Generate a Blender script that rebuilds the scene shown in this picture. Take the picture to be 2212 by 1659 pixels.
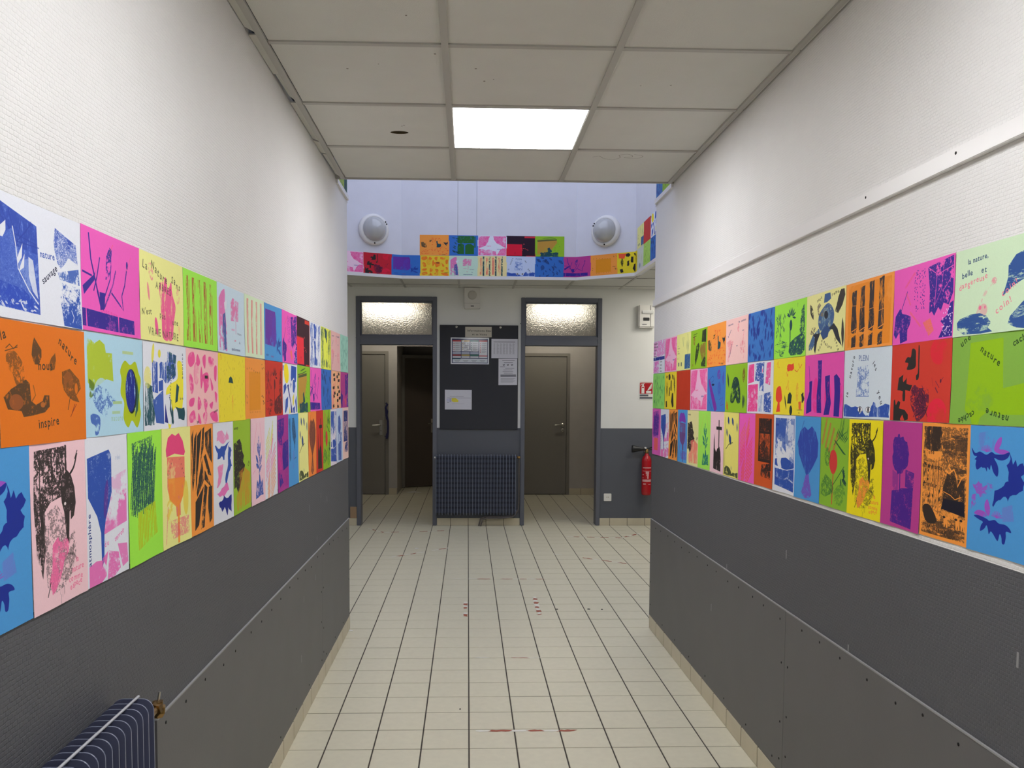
# School corridor with rows of printed A4 sheets, opening on a hall with a light well.
import bpy, bmesh, math, random
import numpy as np
from mathutils import Vector, Matrix

sc = bpy.context.scene
C = sc.collection
for o in list(bpy.data.objects): bpy.data.objects.remove(o)

# ---------------------------------------------------------------- camera
W, H = 2212, 1659
PITCH, YAW, ROLL = 0.0582452, 0.0339780, 0.0052319
cp, sp_, cy, sy, cr, sr = math.cos(PITCH), math.sin(PITCH), math.cos(YAW), math.sin(YAW), math.cos(ROLL), math.sin(ROLL)
fw = Vector((sy * cp, cy * cp, -sp_)); r0 = Vector((cy, -sy, 0)); u0 = r0.cross(fw)
rt = r0 * cr + u0 * sr; up = u0 * cr - r0 * sr
cam = bpy.data.cameras.new('camera'); camo = bpy.data.objects.new('camera', cam); C.objects.link(camo)
cam.sensor_fit = 'HORIZONTAL'; cam.sensor_width = 36.0; cam.lens = 1808.98 / W * 36.0
cam.shift_x = 34.635 / W; cam.shift_y = 126.54 / W; cam.clip_start = 0.02
m = Matrix((rt, up, -fw)).transposed().to_4x4(); m.translation = Vector((0, 0, 1.48193)); camo.matrix_world = m
sc.camera = camo

# ---------------------------------------------------------------- world, light, exposure
world = bpy.data.worlds.new('world'); sc.world = world; world.use_nodes = True
bg = world.node_tree.nodes['Background']; bg.inputs[0].default_value = (0.62, 0.74, 1.0, 1); bg.inputs[1].default_value = 1.0
sc.view_settings.view_transform = 'Standard'; sc.view_settings.look = 'None'; sc.view_settings.gamma = 1; sc.view_settings.use_curve_mapping = False
sc.view_settings.exposure = 0.0
sc.cycles.max_bounces = 10; sc.cycles.diffuse_bounces = 7; sc.cycles.glossy_bounces = 4; sc.cycles.transmission_bounces = 6
sc.cycles.sample_clamp_indirect = 8; sc.cycles.use_denoising = True
def area(name, loc, sx, sy_, power, col, rot=(0, 0, 0), spread=180):
    l = bpy.data.lights.new(name, 'AREA'); l.shape = 'RECTANGLE'; l.size = sx; l.size_y = sy_; l.energy = power; l.color = col; l.spread = math.radians(spread)
    o = bpy.data.objects.new(name, l); C.objects.link(o); o.location = loc; o.rotation_euler = rot; return o
PANEL = 20.0          # emission of the LED ceiling panels
ROOM = 19.0           # emission of the tube lamps in the two rooms behind
area('skylight_daylight', (0.2, 6.7, 4.45), 2.5, 3.4, 44, (0.66, 0.74, 1.0))

# ---------------------------------------------------------------- helpers
def lin(c):
    return tuple((v / 255 / 12.92 if v / 255 <= .04045 else ((v / 255 + .055) / 1.055) ** 2.4) for v in c)
def mat(name, col, rough=.6, metal=0, spec=.5, noise=0, nscale=8, bump=0, bscale=60, trans=0, emit=0, coat=0):
    M = bpy.data.materials.new(name); M.use_nodes = True; nt = M.node_tree; b = nt.nodes['Principled BSDF']
    c = lin(col); b.inputs['Base Color'].default_value = (*c, 1); b.inputs['Roughness'].default_value = rough; b.inputs['Metallic'].default_value = metal
    b.inputs['Specular IOR Level'].default_value = spec; b.inputs['Transmission Weight'].default_value = trans; b.inputs['Coat Weight'].default_value = coat
    if emit: b.inputs['Emission Color'].default_value = (*c, 1); b.inputs['Emission Strength'].default_value = emit
    if noise or bump:
        g = nt.nodes.new('ShaderNodeNewGeometry')
        if noise:
            n = nt.nodes.new('ShaderNodeTexNoise'); n.inputs['Scale'].default_value = nscale; n.inputs['Detail'].default_value = 6; nt.links.new(g.outputs['Position'], n.inputs['Vector'])
            r = nt.nodes.new('ShaderNodeMapRange'); r.inputs['From Min'].default_value = .3; r.inputs['From Max'].default_value = .7; r.inputs['To Min'].default_value = 1 - noise; r.inputs['To Max'].default_value = 1 + noise
            nt.links.new(n.outputs['Fac'], r.inputs['Value'])
            x = nt.nodes.new('ShaderNodeVectorMath'); x.operation = 'SCALE'; x.inputs[0].default_value = c; nt.links.new(r.outputs[0], x.inputs['Scale']); nt.links.new(x.outputs[0], b.inputs['Base Color'])
        if bump:
            n2 = nt.nodes.new('ShaderNodeTexNoise'); n2.inputs['Scale'].default_value = bscale; n2.inputs['Detail'].default_value = 4; nt.links.new(g.outputs['Position'], n2.inputs['Vector'])
            bm_ = nt.nodes.new('ShaderNodeBump'); bm_.inputs['Strength'].default_value = bump; bm_.inputs['Distance'].default_value = .002; nt.links.new(n2.outputs['Fac'], bm_.inputs['Height']); nt.links.new(bm_.outputs[0], b.inputs['Normal'])
    return M
def wall_mat(name, upc, lowc, line, axis, weave=.6, scuff=True):
    """painted wall covering: white above the line, dark grey below; woven glass-fibre relief; axis = horizontal axis in the wall plane"""
    M = bpy.data.materials.new(name); M.use_nodes = True; nt = M.node_tree; b = nt.nodes['Principled BSDF']; L = nt.links
    g = nt.nodes.new('ShaderNodeNewGeometry'); s = nt.nodes.new('ShaderNodeSeparateXYZ'); L.new(g.outputs['Position'], s.inputs[0])
    n = nt.nodes.new('ShaderNodeTexNoise'); n.inputs['Scale'].default_value = 2.2; n.inputs['Detail'].default_value = 8; L.new(g.outputs['Position'], n.inputs['Vector'])
    r = nt.nodes.new('ShaderNodeMapRange'); r.inputs['From Min'].default_value = .3; r.inputs['From Max'].default_value = .7; r.inputs['To Min'].default_value = .96; r.inputs['To Max'].default_value = 1.03; L.new(n.outputs['Fac'], r.inputs['Value'])
    gt = nt.nodes.new('ShaderNodeMath'); gt.operation = 'GREATER_THAN'; gt.inputs[1].default_value = line; L.new(s.outputs['Z'], gt.inputs[0])
    mx = nt.nodes.new('ShaderNodeMix'); mx.data_type = 'RGBA'; L.new(gt.outputs[0], mx.inputs['Factor']); mx.inputs[6].default_value = (*lin(lowc), 1); mx.inputs[7].default_value = (*lin(upc), 1)
    v = nt.nodes.new('ShaderNodeVectorMath'); v.operation = 'SCALE'; L.new(mx.outputs[2], v.inputs[0]); L.new(r.outputs[0], v.inputs['Scale']); L.new(v.outputs[0], b.inputs['Base Color'])
    b.inputs['Roughness'].default_value = .55; b.inputs['Specular IOR Level'].default_value = .35
    if weave:
        cmb = nt.nodes.new('ShaderNodeCombineXYZ'); L.new(s.outputs[axis], cmb.inputs['X']); L.new(s.outputs['Z'], cmb.inputs['Y'])
        br = nt.nodes.new('ShaderNodeTexBrick'); br.inputs['Scale'].default_value = 1; br.inputs['Brick Width'].default_value = .0135; br.inputs['Row Height'].default_value = .0088; br.inputs['Mortar Size'].default_value = .0016; br.inputs['Mortar Smooth'].default_value = .8
        br.inputs['Color1'].default_value = (1, 1, 1, 1); br.inputs['Color2'].default_value = (.45, .45, .45, 1); br.inputs['Mortar'].default_value = (0, 0, 0, 1); nd = nt.nodes.new('ShaderNodeTexNoise'); nd.inputs['Scale'].default_value = 60; L.new(g.outputs['Position'], nd.inputs['Vector'])
        ds = nt.nodes.new('ShaderNodeVectorMath'); ds.operation = 'MULTIPLY_ADD'; L.new(nd.outputs['Color'], ds.inputs[0]); ds.inputs[1].default_value = (.006, .005, 0); L.new(cmb.outputs[0], ds.inputs[2]); L.new(ds.outputs[0], br.inputs['Vector'])
        bp = nt.nodes.new('ShaderNodeBump'); bp.inputs['Strength'].default_value = weave; bp.inputs['Distance'].default_value = .0012; L.new(br.outputs['Color'], bp.inputs['Height']); L.new(bp.outputs[0], b.inputs['Normal'])
    return M

def tag(o, label=None, cat=None, group=None, kind=None):
    if label: o['label'] = label
    if cat: o['category'] = cat
    if group: o['group'] = group
    if kind: o['kind'] = kind
    return o
def empty(name, loc=(0, 0, 0), **kw):
    o = bpy.data.objects.new(name, None); C.objects.link(o); o.location = loc; o.empty_display_size = .05; return tag(o, **kw)
class MB:
    """collects shapes and links them as one mesh object"""
    def __init__(s): s.v = []; s.f = []; s.mi = []; s.sm = []
    def add(s, vs, fs, mi=0, smooth=False):
        k = len(s.v); s.v += [tuple(v) for v in vs]; s.f += [tuple(i + k for i in f) for f in fs]; s.mi += [mi] * len(fs); s.sm += [smooth] * len(fs); return s
    def box(s, x0, x1, y0, y1, z0, z1, mi=0):
        return s.add([(x, y, z) for x in (x0, x1) for y in (y0, y1) for z in (z0, z1)], [(0, 1, 3, 2), (4, 6, 7, 5), (0, 4, 5, 1), (2, 3, 7, 6), (0, 2, 6, 4), (1, 5, 7, 3)], mi)
    def prism(s, poly, d, mi=0, smooth=False, side=None):
        """poly: list of 3-D points (planar), d: extrusion vector"""
        n = len(poly); P = [Vector(p) for p in poly]; D = Vector(d)
        s.add(P + [p + D for p in P], [tuple(range(n))[::-1], tuple(range(n, 2 * n))] + [(i, (i + 1) % n, n + (i + 1) % n, n + i) for i in range(n)], mi, smooth)
        if side is not None: s.mi[-n:] = [side] * n
        return s
    def tube(s, pts, r, n=10, mi=0, caps=True):
        P = [Vector(p) for p in pts]; R_ = r if isinstance(r, (list, tuple)) else [r] * len(P); vs = []; fs = []; a = None
        for i, p in enumerate(P):
            t = (P[min(i + 1, len(P) - 1)] - P[max(i - 1, 0)]).normalized()
            if a is None: a = t.orthogonal().normalized()
            a = (a - t * a.dot(t)).normalized(); b = t.cross(a)
            vs += [p + (a * math.cos(2 * math.pi * k / n) + b * math.sin(2 * math.pi * k / n)) * R_[i] for k in range(n)]
        for i in range(len(P) - 1):
            fs += [(i * n + k, i * n + (k + 1) % n, (i + 1) * n + (k + 1) % n, (i + 1) * n + k) for k in range(n)]
        s.add(vs, fs, mi, True)
        if caps: k = len(vs); s.add(vs[:n], [tuple(range(n))[::-1]], mi); s.add(vs[-n:], [tuple(range(n))], mi)
        return s
    def lathe(s, prof, c, axis, n=24, mi=0, smooth=True):
        """prof: (radius, distance along axis) pairs"""
        ax = Vector(axis).normalized(); a = ax.orthogonal().normalized(); b = ax.cross(a); c = Vector(c)
        vs = [c + ax * h + (a * math.cos(2 * math.pi * k / n) + b * math.sin(2 * math.pi * k / n)) * r for r, h in prof for k in range(n)]
        fs = [(i * n + k, i * n + (k + 1) % n, (i + 1) * n + (k + 1) % n, (i + 1) * n + k) for i in range(len(prof) - 1) for k in range(n)]
        return s.add(vs, fs, mi, smooth)
    def build(s, name, mats, parent=None, bevel=0, seg=2, **kw):
        me = bpy.data.meshes.new(name); me.from_pydata(s.v, [], s.f)
        for M in (mats if isinstance(mats, (list, tuple)) else [mats]): me.materials.append(M)
        me.polygons.foreach_set('material_index', s.mi); me.polygons.foreach_set('use_smooth', s.sm)
        b = bmesh.new(); b.from_mesh(me); bmesh.ops.recalc_face_normals(b, faces=b.faces)
        if bevel:
            bmesh.ops.bevel(b, geom=[e for e in b.edges if e.is_manifold and e.calc_face_angle(0) > .5], offset=bevel, segments=seg, affect='EDGES', clamp_overlap=True)
        b.to_mesh(me); b.free(); me.update()
        o = bpy.data.objects.new(name, me); C.objects.link(o)
        if parent: o.parent = parent; o.matrix_parent_inverse = Matrix.Translation(parent.location).inverted()
        return tag(o, **kw)
def inst(name, me, parent, loc, rot=(0, 0, 0), scale=(1, 1, 1)):
    o = bpy.data.objects.new(name, me); C.objects.link(o); o.location = loc; o.rotation_euler = rot; o.scale = scale
    if parent: o.parent = parent; o.matrix_parent_inverse = Matrix.Translation(parent.location).inverted()
    return o

# ---------------------------------------------------------------- flat print painter (procedural, numpy only)
def _field(n, power, sx=1.0, sy=1.0, seed=0, ridged=False):
    g = np.random.default_rng(seed)
    fy = np.fft.fftfreq(n)[:, None] * sy
    fx = np.fft.fftfreq(n)[None, :] * sx
    rad = np.sqrt(fx * fx + fy * fy)
    rad[0, 0] = 1
    amp = 1 / (rad + 0.004) ** power
    amp[0, 0] = 0
    f = np.real(np.fft.ifft2(np.fft.fft2(g.standard_normal((n, n))) * amp))
    if ridged:
        f = -np.abs(f)
    r = f.ravel().argsort().argsort().reshape(n, n) / float(n * n - 1)
    return r.astype(np.float32)

FN = 512
FIELDS = {
    'h': _field(FN, 1.7, seed=1),                    # soft wash
    'p': _field(FN, 1.15, seed=2),                   # photographic mottling
    'r': _field(FN, 1.35, seed=3, ridged=True),      # creases and twigs
    's': _field(FN, 1.25, 1.0, 5.0, seed=4),         # vertical streaks
    'w': _field(FN, 1.25, 5.0, 1.0, seed=5),         # horizontal streaks
    'g': _field(FN, 0.45, seed=6),                   # fine grain
}
_glyph = {}
def glyph_edges(txt):
    if txt not in _glyph:
        cu = bpy.data.curves.new('g', 'FONT'); cu.body = txt; cu.resolution_u = 3; cu.offset = .014
        ob = bpy.data.objects.new('g', cu); C.objects.link(ob)
        me = bpy.data.meshes.new_from_object(ob.evaluated_get(bpy.context.evaluated_depsgraph_get()))
        cnt = {}
        for po in me.polygons:
            for k in po.edge_keys:
                cnt[k] = cnt.get(k, 0) + 1
        co = [v.co for v in me.vertices]
        ed = np.array([[co[a].x, co[a].y, co[b].x, co[b].y] for (a, b), c in cnt.items() if c == 1], np.float64).reshape(-1, 4)
        wid = max([v.x for v in co], default=0.3)
        bpy.data.objects.remove(ob); bpy.data.curves.remove(cu); bpy.data.meshes.remove(me)
        _glyph[txt] = (ed, wid)
    return _glyph[txt]

def smooth(pts, closed=True, n=5):
    P = np.asarray(pts, float); m = len(P); out = []
    for i in range(m if closed else m - 1):
        if closed:
            a, b, c, d = P[(i - 1) % m], P[i], P[(i + 1) % m], P[(i + 2) % m]
        else:
            a, b, c, d = P[max(i - 1, 0)], P[i], P[i + 1], P[min(i + 2, m - 1)]
        for k in range(n):
            t = k / n
            out.append(0.5 * ((2 * b) + (c - a) * t + (2 * a - 5 * b + 4 * c - d) * t * t + (3 * b - a - 3 * c + d) * t ** 3))
    if not closed: out.append(P[-1])
    return np.array(out)

def pp(s):
    if isinstance(s, str):
        return [tuple(float(v) for v in q.split(',')) for q in s.split()]
    return s

class Paper:
    def __init__(self, w, h, paper, res):
        self.w, self.h, self.s = w, h, res * 2
        self.W, self.H = int(w * self.s) // 2 * 2, int(h * self.s) // 2 * 2
        self.im = np.empty((self.H, self.W, 3), np.float32); self.im[:] = np.array(paper, np.float32) / 255
        self.k = 0; self.ys = 1
        self.paper = paper
    def _mask(self, E):
        """even-odd fill of an edge list given in pixels"""
        x0, x1 = int(max(0, np.floor(min(E[:, 0].min(), E[:, 2].min())))), int(min(self.W, np.ceil(max(E[:, 0].max(), E[:, 2].max())) + 1))
        y0, y1 = int(max(0, np.floor(min(E[:, 1].min(), E[:, 3].min())))), int(min(self.H, np.ceil(max(E[:, 1].max(), E[:, 3].max())) + 1))
        if x1 <= x0 or y1 <= y0: return None
        tog = np.zeros((y1 - y0, x1 - x0 + 1), np.int32)
        for ax, ay, bx, by in E:
            if ay == by: continue
            if ay > by: ax, ay, bx, by = bx, by, ax, ay
            r0, r1 = max(y0, int(np.ceil(ay - .5))), min(y1, int(np.ceil(by - .5)))
            if r1 <= r0: continue
            rows = np.arange(r0, r1)
            xc = ax + (rows + .5 - ay) * (bx - ax) / (by - ay)
            ci = np.clip(np.ceil(xc - .5).astype(int) - x0, 0, x1 - x0)
            np.add.at(tog, (rows - y0, ci), 1)
        m = (np.cumsum(tog, 1)[:, :-1] & 1).astype(np.float32)
        return m, x0, y0, x1, y1
    def _lay(self, M, col, a, t, cov, con, k, grad):
        if M is None: return
        m, x0, y0, x1, y1 = M
        self.k += 1
        if t:
            f = FIELDS[t]; q = 1.6 * k / self.s
            ox, oy = (self.k * 97) % FN, (self.k * 61) % FN
            xi = ((np.arange(x0, x1) * q).astype(int) + ox) % FN
            yi = ((np.arange(y0, y1) * q).astype(int) + oy) % FN
            F = f[np.ix_(yi, xi)]
            c = cov
            if grad is not None:
                c = np.linspace(grad[0], grad[1], y1 - y0)[:, None]
            m = m * np.clip((F - (1 - c)) * con + .5, 0, 1)
        if a != 1: m = m * a
        sub = self.im[y0:y1, x0:x1]
        sub += (np.array(col, np.float32) / 255 - sub) * m[..., None]
    def _px(self, pts):
        P = np.array(pp(pts), float)
        P[:, 0] *= self.W / 100.; P[:, 1] *= self.H / 100. * self.ys
        return P
    def f(self, pts, col, a=1, t=None, cov=.7, con=6, k=1, g=None, sm=0):
        P = self._px(pts)
        if sm: P = smooth(P)
        E = np.hstack([P, np.roll(P, -1, 0)])
        self._lay(self._mask(E), col, a, t, cov, con, k, g)
    def b(self, x0, y0, x1, y1, col, **kw):
        self.f([(x0, y0), (x1, y0), (x1, y1), (x0, y1)], col, **kw)
    def e(self, cx, cy, rx, ry, col, ang=0, **kw):
        """ellipse, radii in mm, centre in percent"""
        u = np.linspace(0, 2 * math.pi, 22, endpoint=False); ca, sa = math.cos(math.radians(ang)), math.sin(math.radians(ang))
        X, Y = rx * np.cos(u), ry * np.sin(u)
        self.f(np.stack([cx + (X * ca - Y * sa) / self.w * 100, cy + (X * sa + Y * ca) / self.h * 100], 1).tolist(), col, **kw)
    def leaf(self, cx, cy, L, w, ang, col, **kw):
        """pointed leaf from its centre, mm"""
        u = [(-.5, 0), (-.3, .32), (0, .5), (.25, .34), (.5, 0), (.25, -.34), (0, -.5), (-.3, -.32)]
        ca, sa = math.cos(math.radians(ang)), math.sin(math.radians(ang))
        self.f([(cx + (x * L * ca - y * w * sa) / self.w * 100, cy + (x * L * sa + y * w * ca) / self.h * 100) for x, y in u], col, **kw)
    def l(self, pts, w, col, sm=0, **kw):
        """stroke of width w mm"""
        P = self._px(pts)
        if sm: P = smooth(P, closed=False)
        hw = w * self.s / 2; L = []; R_ = []
        n = len(P)
        for i in range(n):
            d = P[min(i + 1, n - 1)] - P[max(i - 1, 0)]
            d = d / (np.hypot(*d) + 1e-9); nn = np.array([-d[1], d[0]])
            e = (-d if i == 0 else d if i == n - 1 else 0 * d) * hw * .5
            L.append(P[i] + nn * hw + e); R_.append(P[i] - nn * hw + e)
        Q = np.array(L + R_[::-1])
        keys = ('a', 't', 'cov', 'con', 'k', 'g')
        E = np.hstack([Q, np.roll(Q, -1, 0)])
        self._lay(self._mask(E), col, *[kw.get(q, d) for q, d in zip(keys, (1, None, .7, 6, 1, None))])
    def t(self, txt, x, y, size, col, ang=0, sp=0, jit=0, a=1):
        ca, sa = math.cos(math.radians(ang)), math.sin(math.radians(ang))
        X = x * self.W / 100; Y = y * self.H / 100; g = random.Random(len(txt) * 7 + int(x)); sc = 1.18 * size * self.s / .72; adv = 0
        for ch in txt:
            if ch == ' ': adv += .35 * sc + sp * self.s; continue
            ed, wid = glyph_edges(ch)
            if len(ed):
                j = math.radians(g.uniform(-jit, jit)); cj, sj = math.cos(j), math.sin(j); dy = g.uniform(-jit, jit) * .012 * sc
                def tr(u, v):
                    u, v = u * sc * cj + v * sc * sj, -v * sc * cj + u * sc * sj + dy
                    u = u + adv
                    return X + u * ca - v * sa, Y + u * sa + v * ca
                x0, y0 = tr(ed[:, 0], ed[:, 1]); x1, y1 = tr(ed[:, 2], ed[:, 3])
                self._lay(self._mask(np.stack([x0, y0, x1, y1], 1)), col, a, None, 1, 1, 1, None)
            adv += (wid + .07) * sc + sp * self.s
    def sc(self, box, n, L, w, ang, col, seed=0, shape='leaf', **kw):
        """scatter n leaves or bars in a box; L, w, ang are ranges"""
        g = random.Random(seed)
        for i in range(n):
            cx, cy = g.uniform(box[0], box[2]), g.uniform(box[1], box[3])
            l, ww, an = g.uniform(*L), g.uniform(*w), g.uniform(*ang)
            if shape == 'leaf': self.leaf(cx, cy, l, ww, an, col, **kw)
            else:
                c_, s_ = math.cos(math.radians(an)) * l / 2, math.sin(math.radians(an)) * l / 2
                self.l([(cx - c_ / self.w * 100, cy - s_ / self.h * 100), (cx + c_ / self.w * 100, cy + s_ / self.h * 100)], ww, col, **kw)
    def cut(self, pts, col, n=3, j=3, seed=0, **kw):
        """polygon with a torn, jagged outline"""
        g = random.Random(seed); P = pp(pts); out = []
        for i, (x, y) in enumerate(P):
            X, Y = P[(i + 1) % len(P)]
            for k in range(n):
                u = k / n; out.append((x + (X - x) * u + g.uniform(-j, j) * (k > 0), y + (Y - y) * u + g.uniform(-j, j) * (k > 0)))
        self.f(out, col, **kw)
    def image(self, name):
        im = self.im.reshape(self.H // 2, 2, self.W // 2, 2, 3).mean((1, 3))
        H, W = im.shape[:2]
        grain = FIELDS['g'][np.arange(H)[:, None] % FN, np.arange(W)[None] % FN]
        im = im * (.985 + .03 * grain[..., None])
        px = np.ones((H, W, 4), np.float32); px[..., :3] = np.clip(im, 0, 1)[::-1]
        I = bpy.data.images.new(name, W, H); I.pixels.foreach_set(px.ravel()); I.update(); I.pack()
        return I

# ---------------------------------------------------------------- inks and papers (sRGB)
WHITE=(228,231,240); MAG=(240,92,190); YEL=(240,238,150); LIME=(165,240,75); SKY=(178,216,235); PALEP=(245,205,215); ORA=(228,118,22)
LORA=(250,158,66); RED=(210,55,38); GRN=(148,196,38); BLUP=(78,156,220); MBLU=(52,112,196); PLUM=(190,62,145); MINT=(208,238,200)
YLW=(246,226,52); PEACH=(250,205,190)
BLU=(46,84,176); NAV=(24,40,140); VIO=(52,34,145); PNK=(240,74,150); TEA=(22,74,86); BLK=(44,38,36); BRN=(96,62,30); OLI=(178,196,20); COR=(240,90,80)
def d_wild(p):   # nature sauvage
    B2 = (62, 92, 190)
    p.f('0,6 46,18 48,93 0,90', (120, 145, 215)); p.f('0,6 46,18 48,93 0,90', B2, t='r', cov=.78, con=2.6)
    p.f('0,6 46,18 46,42 22,40 0,30', (40, 70, 170), a=.8, t='s', cov=.55, con=4)
    for q in ('0,12 20,30 46,34', '16,12 24,36 40,18', '0,25 22,38', '6,8 14,22 20,34', '30,14 26,30 24,40', '40,16 34,26 26,34', '24,36 48,36'): p.l(q, 1.8, (36, 62, 160), a=.75)
    p.f('0,40 11,32 20,26 24,60 34,72 47,86 48,93 0,90', B2); p.f('0,40 11,32 20,26 24,60 34,72 47,86 48,93 0,90', (120, 150, 220), t='g', cov=.3, con=2, a=.7); p.f('0,70 30,74 47,86 48,93 0,91', (38, 72, 185), a=.85, t='p', cov=.7, con=3)
    p.sc((2, 62, 44, 88), 40, (4, 10), (1, 2.4), (40, 140), (150, 175, 230), 8, a=.6)
    p.l('20,25 23,40 25,58 36,74 46,84', 2.6, WHITE); p.f('13,22 7,28 6,36 10,36 13,30', WHITE); p.f('30,36 24,50 25,54 29,48', WHITE); p.f('32,44 27,56 26,60 31,56', WHITE)
    p.f('36,46 41,48 44,68 46,80 40,74 36,62', WHITE, a=.85, t='h', cov=.8, con=4)
    p.sc((2, 84, 44, 91), 26, (6, 16), (2, 5), (-30, 60), WHITE, 3, a=.8)
    p.f('68,13 94,22 96,40 84,36 80,42 74,48 70,44 67,34 66,26', (70,100,190), t='g', cov=.62, con=5); p.f('68,13 94,22 92,30 76,30 68,40', (50,80,180), t='p', cov=.5, con=7)
    p.f('70,52 97,44 98,59 72,58', BLU, a=.85, t='p', cov=.75, con=3); p.f('72,60 98,61 99,100 76,99 73,80', BLU, t='p', con=3, g=(.2, 1.05)); p.l('86,84 89,90 87,95', 2, WHITE)
    p.t('nature', 49, 43, 11, BLU, -2); p.t('sauvage', 52, 66, 11, (25, 30, 60), -32)
def d_branch(p, ink=VIO, bar=VIO):
    p.l('12,6 15,30 25,60', 5.5, ink); p.l('29,26 24,46 19,60', 4, ink); p.l('2,44 16,46', 4, ink); p.l('25,60 30,74 34,76', 7, ink)
    p.f('2,58 20,44 22,40 20,50 4,66', ink); p.f('28,60 37,60 36,76 29,78', ink)
    p.l('36,64 46,44 48,30', 3.6, ink); p.f('38,46 40,22 46,12 50,14 48,34 42,46', ink, t='r', cov=.75, con=5); p.l('44,20 52,8', 1.6, COR, a=.7)
    p.l('36,74 50,50 56,34', 5, ink, t='g', cov=.7); p.l('48,58 62,68 68,73 66,58 72,46 76,30', 4.6, ink, t='g', cov=.9); p.e(77, 24, 5, 9, ink)
    p.l('76,30 84,14', 1.4, COR, a=.6); p.t('QUOTIDIEN', 30, 80, 6, (225, 50, 130), 3, 3, 8, a=.7)
    p.f('0,79 6,79 6,96 0,96', bar, t='g', cov=.95, con=4); p.f('7,79 58,81 59,97 8,96', bar, t='p', cov=.98, con=4); p.f('60,81 88,82 88,97 60,97', bar, t='p', cov=.98, con=4)
def d_arbres(p):
    K = (60, 60, 40)
    p.f('42,34 50,28 56,22 60,36 68,30 74,42 80,54 76,72 72,92 64,97 48,94 46,70', PNK, a=.85, t='s', cov=.66, con=4, sm=1); p.f('52,36 55,22 59,24 60,38', PNK, a=.8, sm=1); p.f('64,38 68,26 71,28 70,42', PNK, a=.8, sm=1); p.f('48,60 74,56 70,96 50,96', PNK, a=.5, t='s', cov=.8)
    p.e(24, 20, 14, 24, PNK, -28, a=.5, t='p', cov=.6); p.e(18, 44, 6, 22, PNK, -12, a=.6); p.e(86, 40, 12, 20, PNK, a=.4, t='p', cov=.5); p.e(34, 82, 10, 22, PNK, -14, a=.9); p.e(88, 82, 10, 14, (250, 180, 130), a=.4, t='p')
    p.t('La', 6, 18, 17, K, 4, 3, 8, a=.75); p.t('Nature', 24, 16, 17, K, 16, 4, 8, a=.8); p.t('Sans', 70, 24, 16, K, 18, 5, 10, a=.8)
    p.t('ARBRES', 34, 37, 15, K, 6, 2, 4, a=.6); p.t("N'est", 3, 72, 13, K, -4, 3, 6, a=.85); p.t('pas', 42, 71, 13, K, 3, 4, 6, a=.85); p.t('une', 72, 76, 13, K, 2, 4, 6, a=.85)
    p.t('VRAIE NATURE', 16, 93, 16, K, 1, 1.2, 3, a=.6)
def d_stripes(p, c1=(190, 110, 40), c2=None, n=5, dark=None):
    g = random.Random(5)
    for i in range(n):
        x = 8 + i * 84 / n
        p.b(x, 8, x + 6, 92, c1, a=.9, t='s', cov=.62, con=5)
        p.b(x + 8, 8 + g.uniform(0, 8), x + 9.5, 92, c2 or c1, a=.8, t='s', cov=.75, con=4)
        if dark: p.b(x + 10, 2, x + 15, 98, dark, t='p', cov=.72, con=9)
    if not dark:
        for i in range(9): p.e(g.uniform(15, 85), g.uniform(30, 70), 10, 14, p.paper, a=.5, t='h')
def d_lines(p):
    for x, w in ((12, 7), (18, 3), (34, 7), (40, 3), (56, 7), (62, 3), (80, 6), (86, 3)):
        p.b(x, 6, x + w * .6, 94, (235, 96, 110), a=.8, t='s', cov=.8, con=4)
def d_quot(p):
    p.f('6,22 14,12 20,8 26,6 28,14 26,30 30,50 34,70 34,97 6,97', (235, 90, 170), a=.75, t='h', cov=.75, con=3)
    p.f('20,44 28,40 30,60 32,94 20,97 18,70', (60, 90, 160), a=.9, t='s', cov=.85); p.f('24,26 34,20 32,34 26,36', WHITE, a=.8)
    p.f('48,22 56,14 78,18 76,48 48,50', (235, 100, 165), a=.75, t='p', cov=.8, con=3); p.l('66,40 66,68', 3, (220, 90, 150))
    p.t('nature', 50, 64, 7, (230, 110, 170)); p.t('nature', 72, 68, 7, (70, 70, 100), 2, 2); p.t('une', 60, 80, 7, (220, 90, 130)); p.t('du', 78, 82, 7, (50, 60, 100)); p.t('questionnement', 50, 94, 8, (40, 60, 110))
def d_blue(p):
    p.f('6,10 62,10 66,22 66,66 56,74 6,72', (110, 44, 160), a=.9, t='h', cov=.95, con=3); p.e(56, 48, 46, 60, (90, 70, 190), a=.5, t='p', cov=.55)
    for a in (20, 60, 110, 150, 200, 300): p.leaf(80 + 9 * math.cos(a), 74 + 9 * math.sin(a), 54, 15, a, (30, 60, 150), a=.8)
    p.t('nature', 10, 92, 8, (40, 50, 130)); p.t('vivante', 36, 94, 8, (150, 70, 150))
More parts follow.
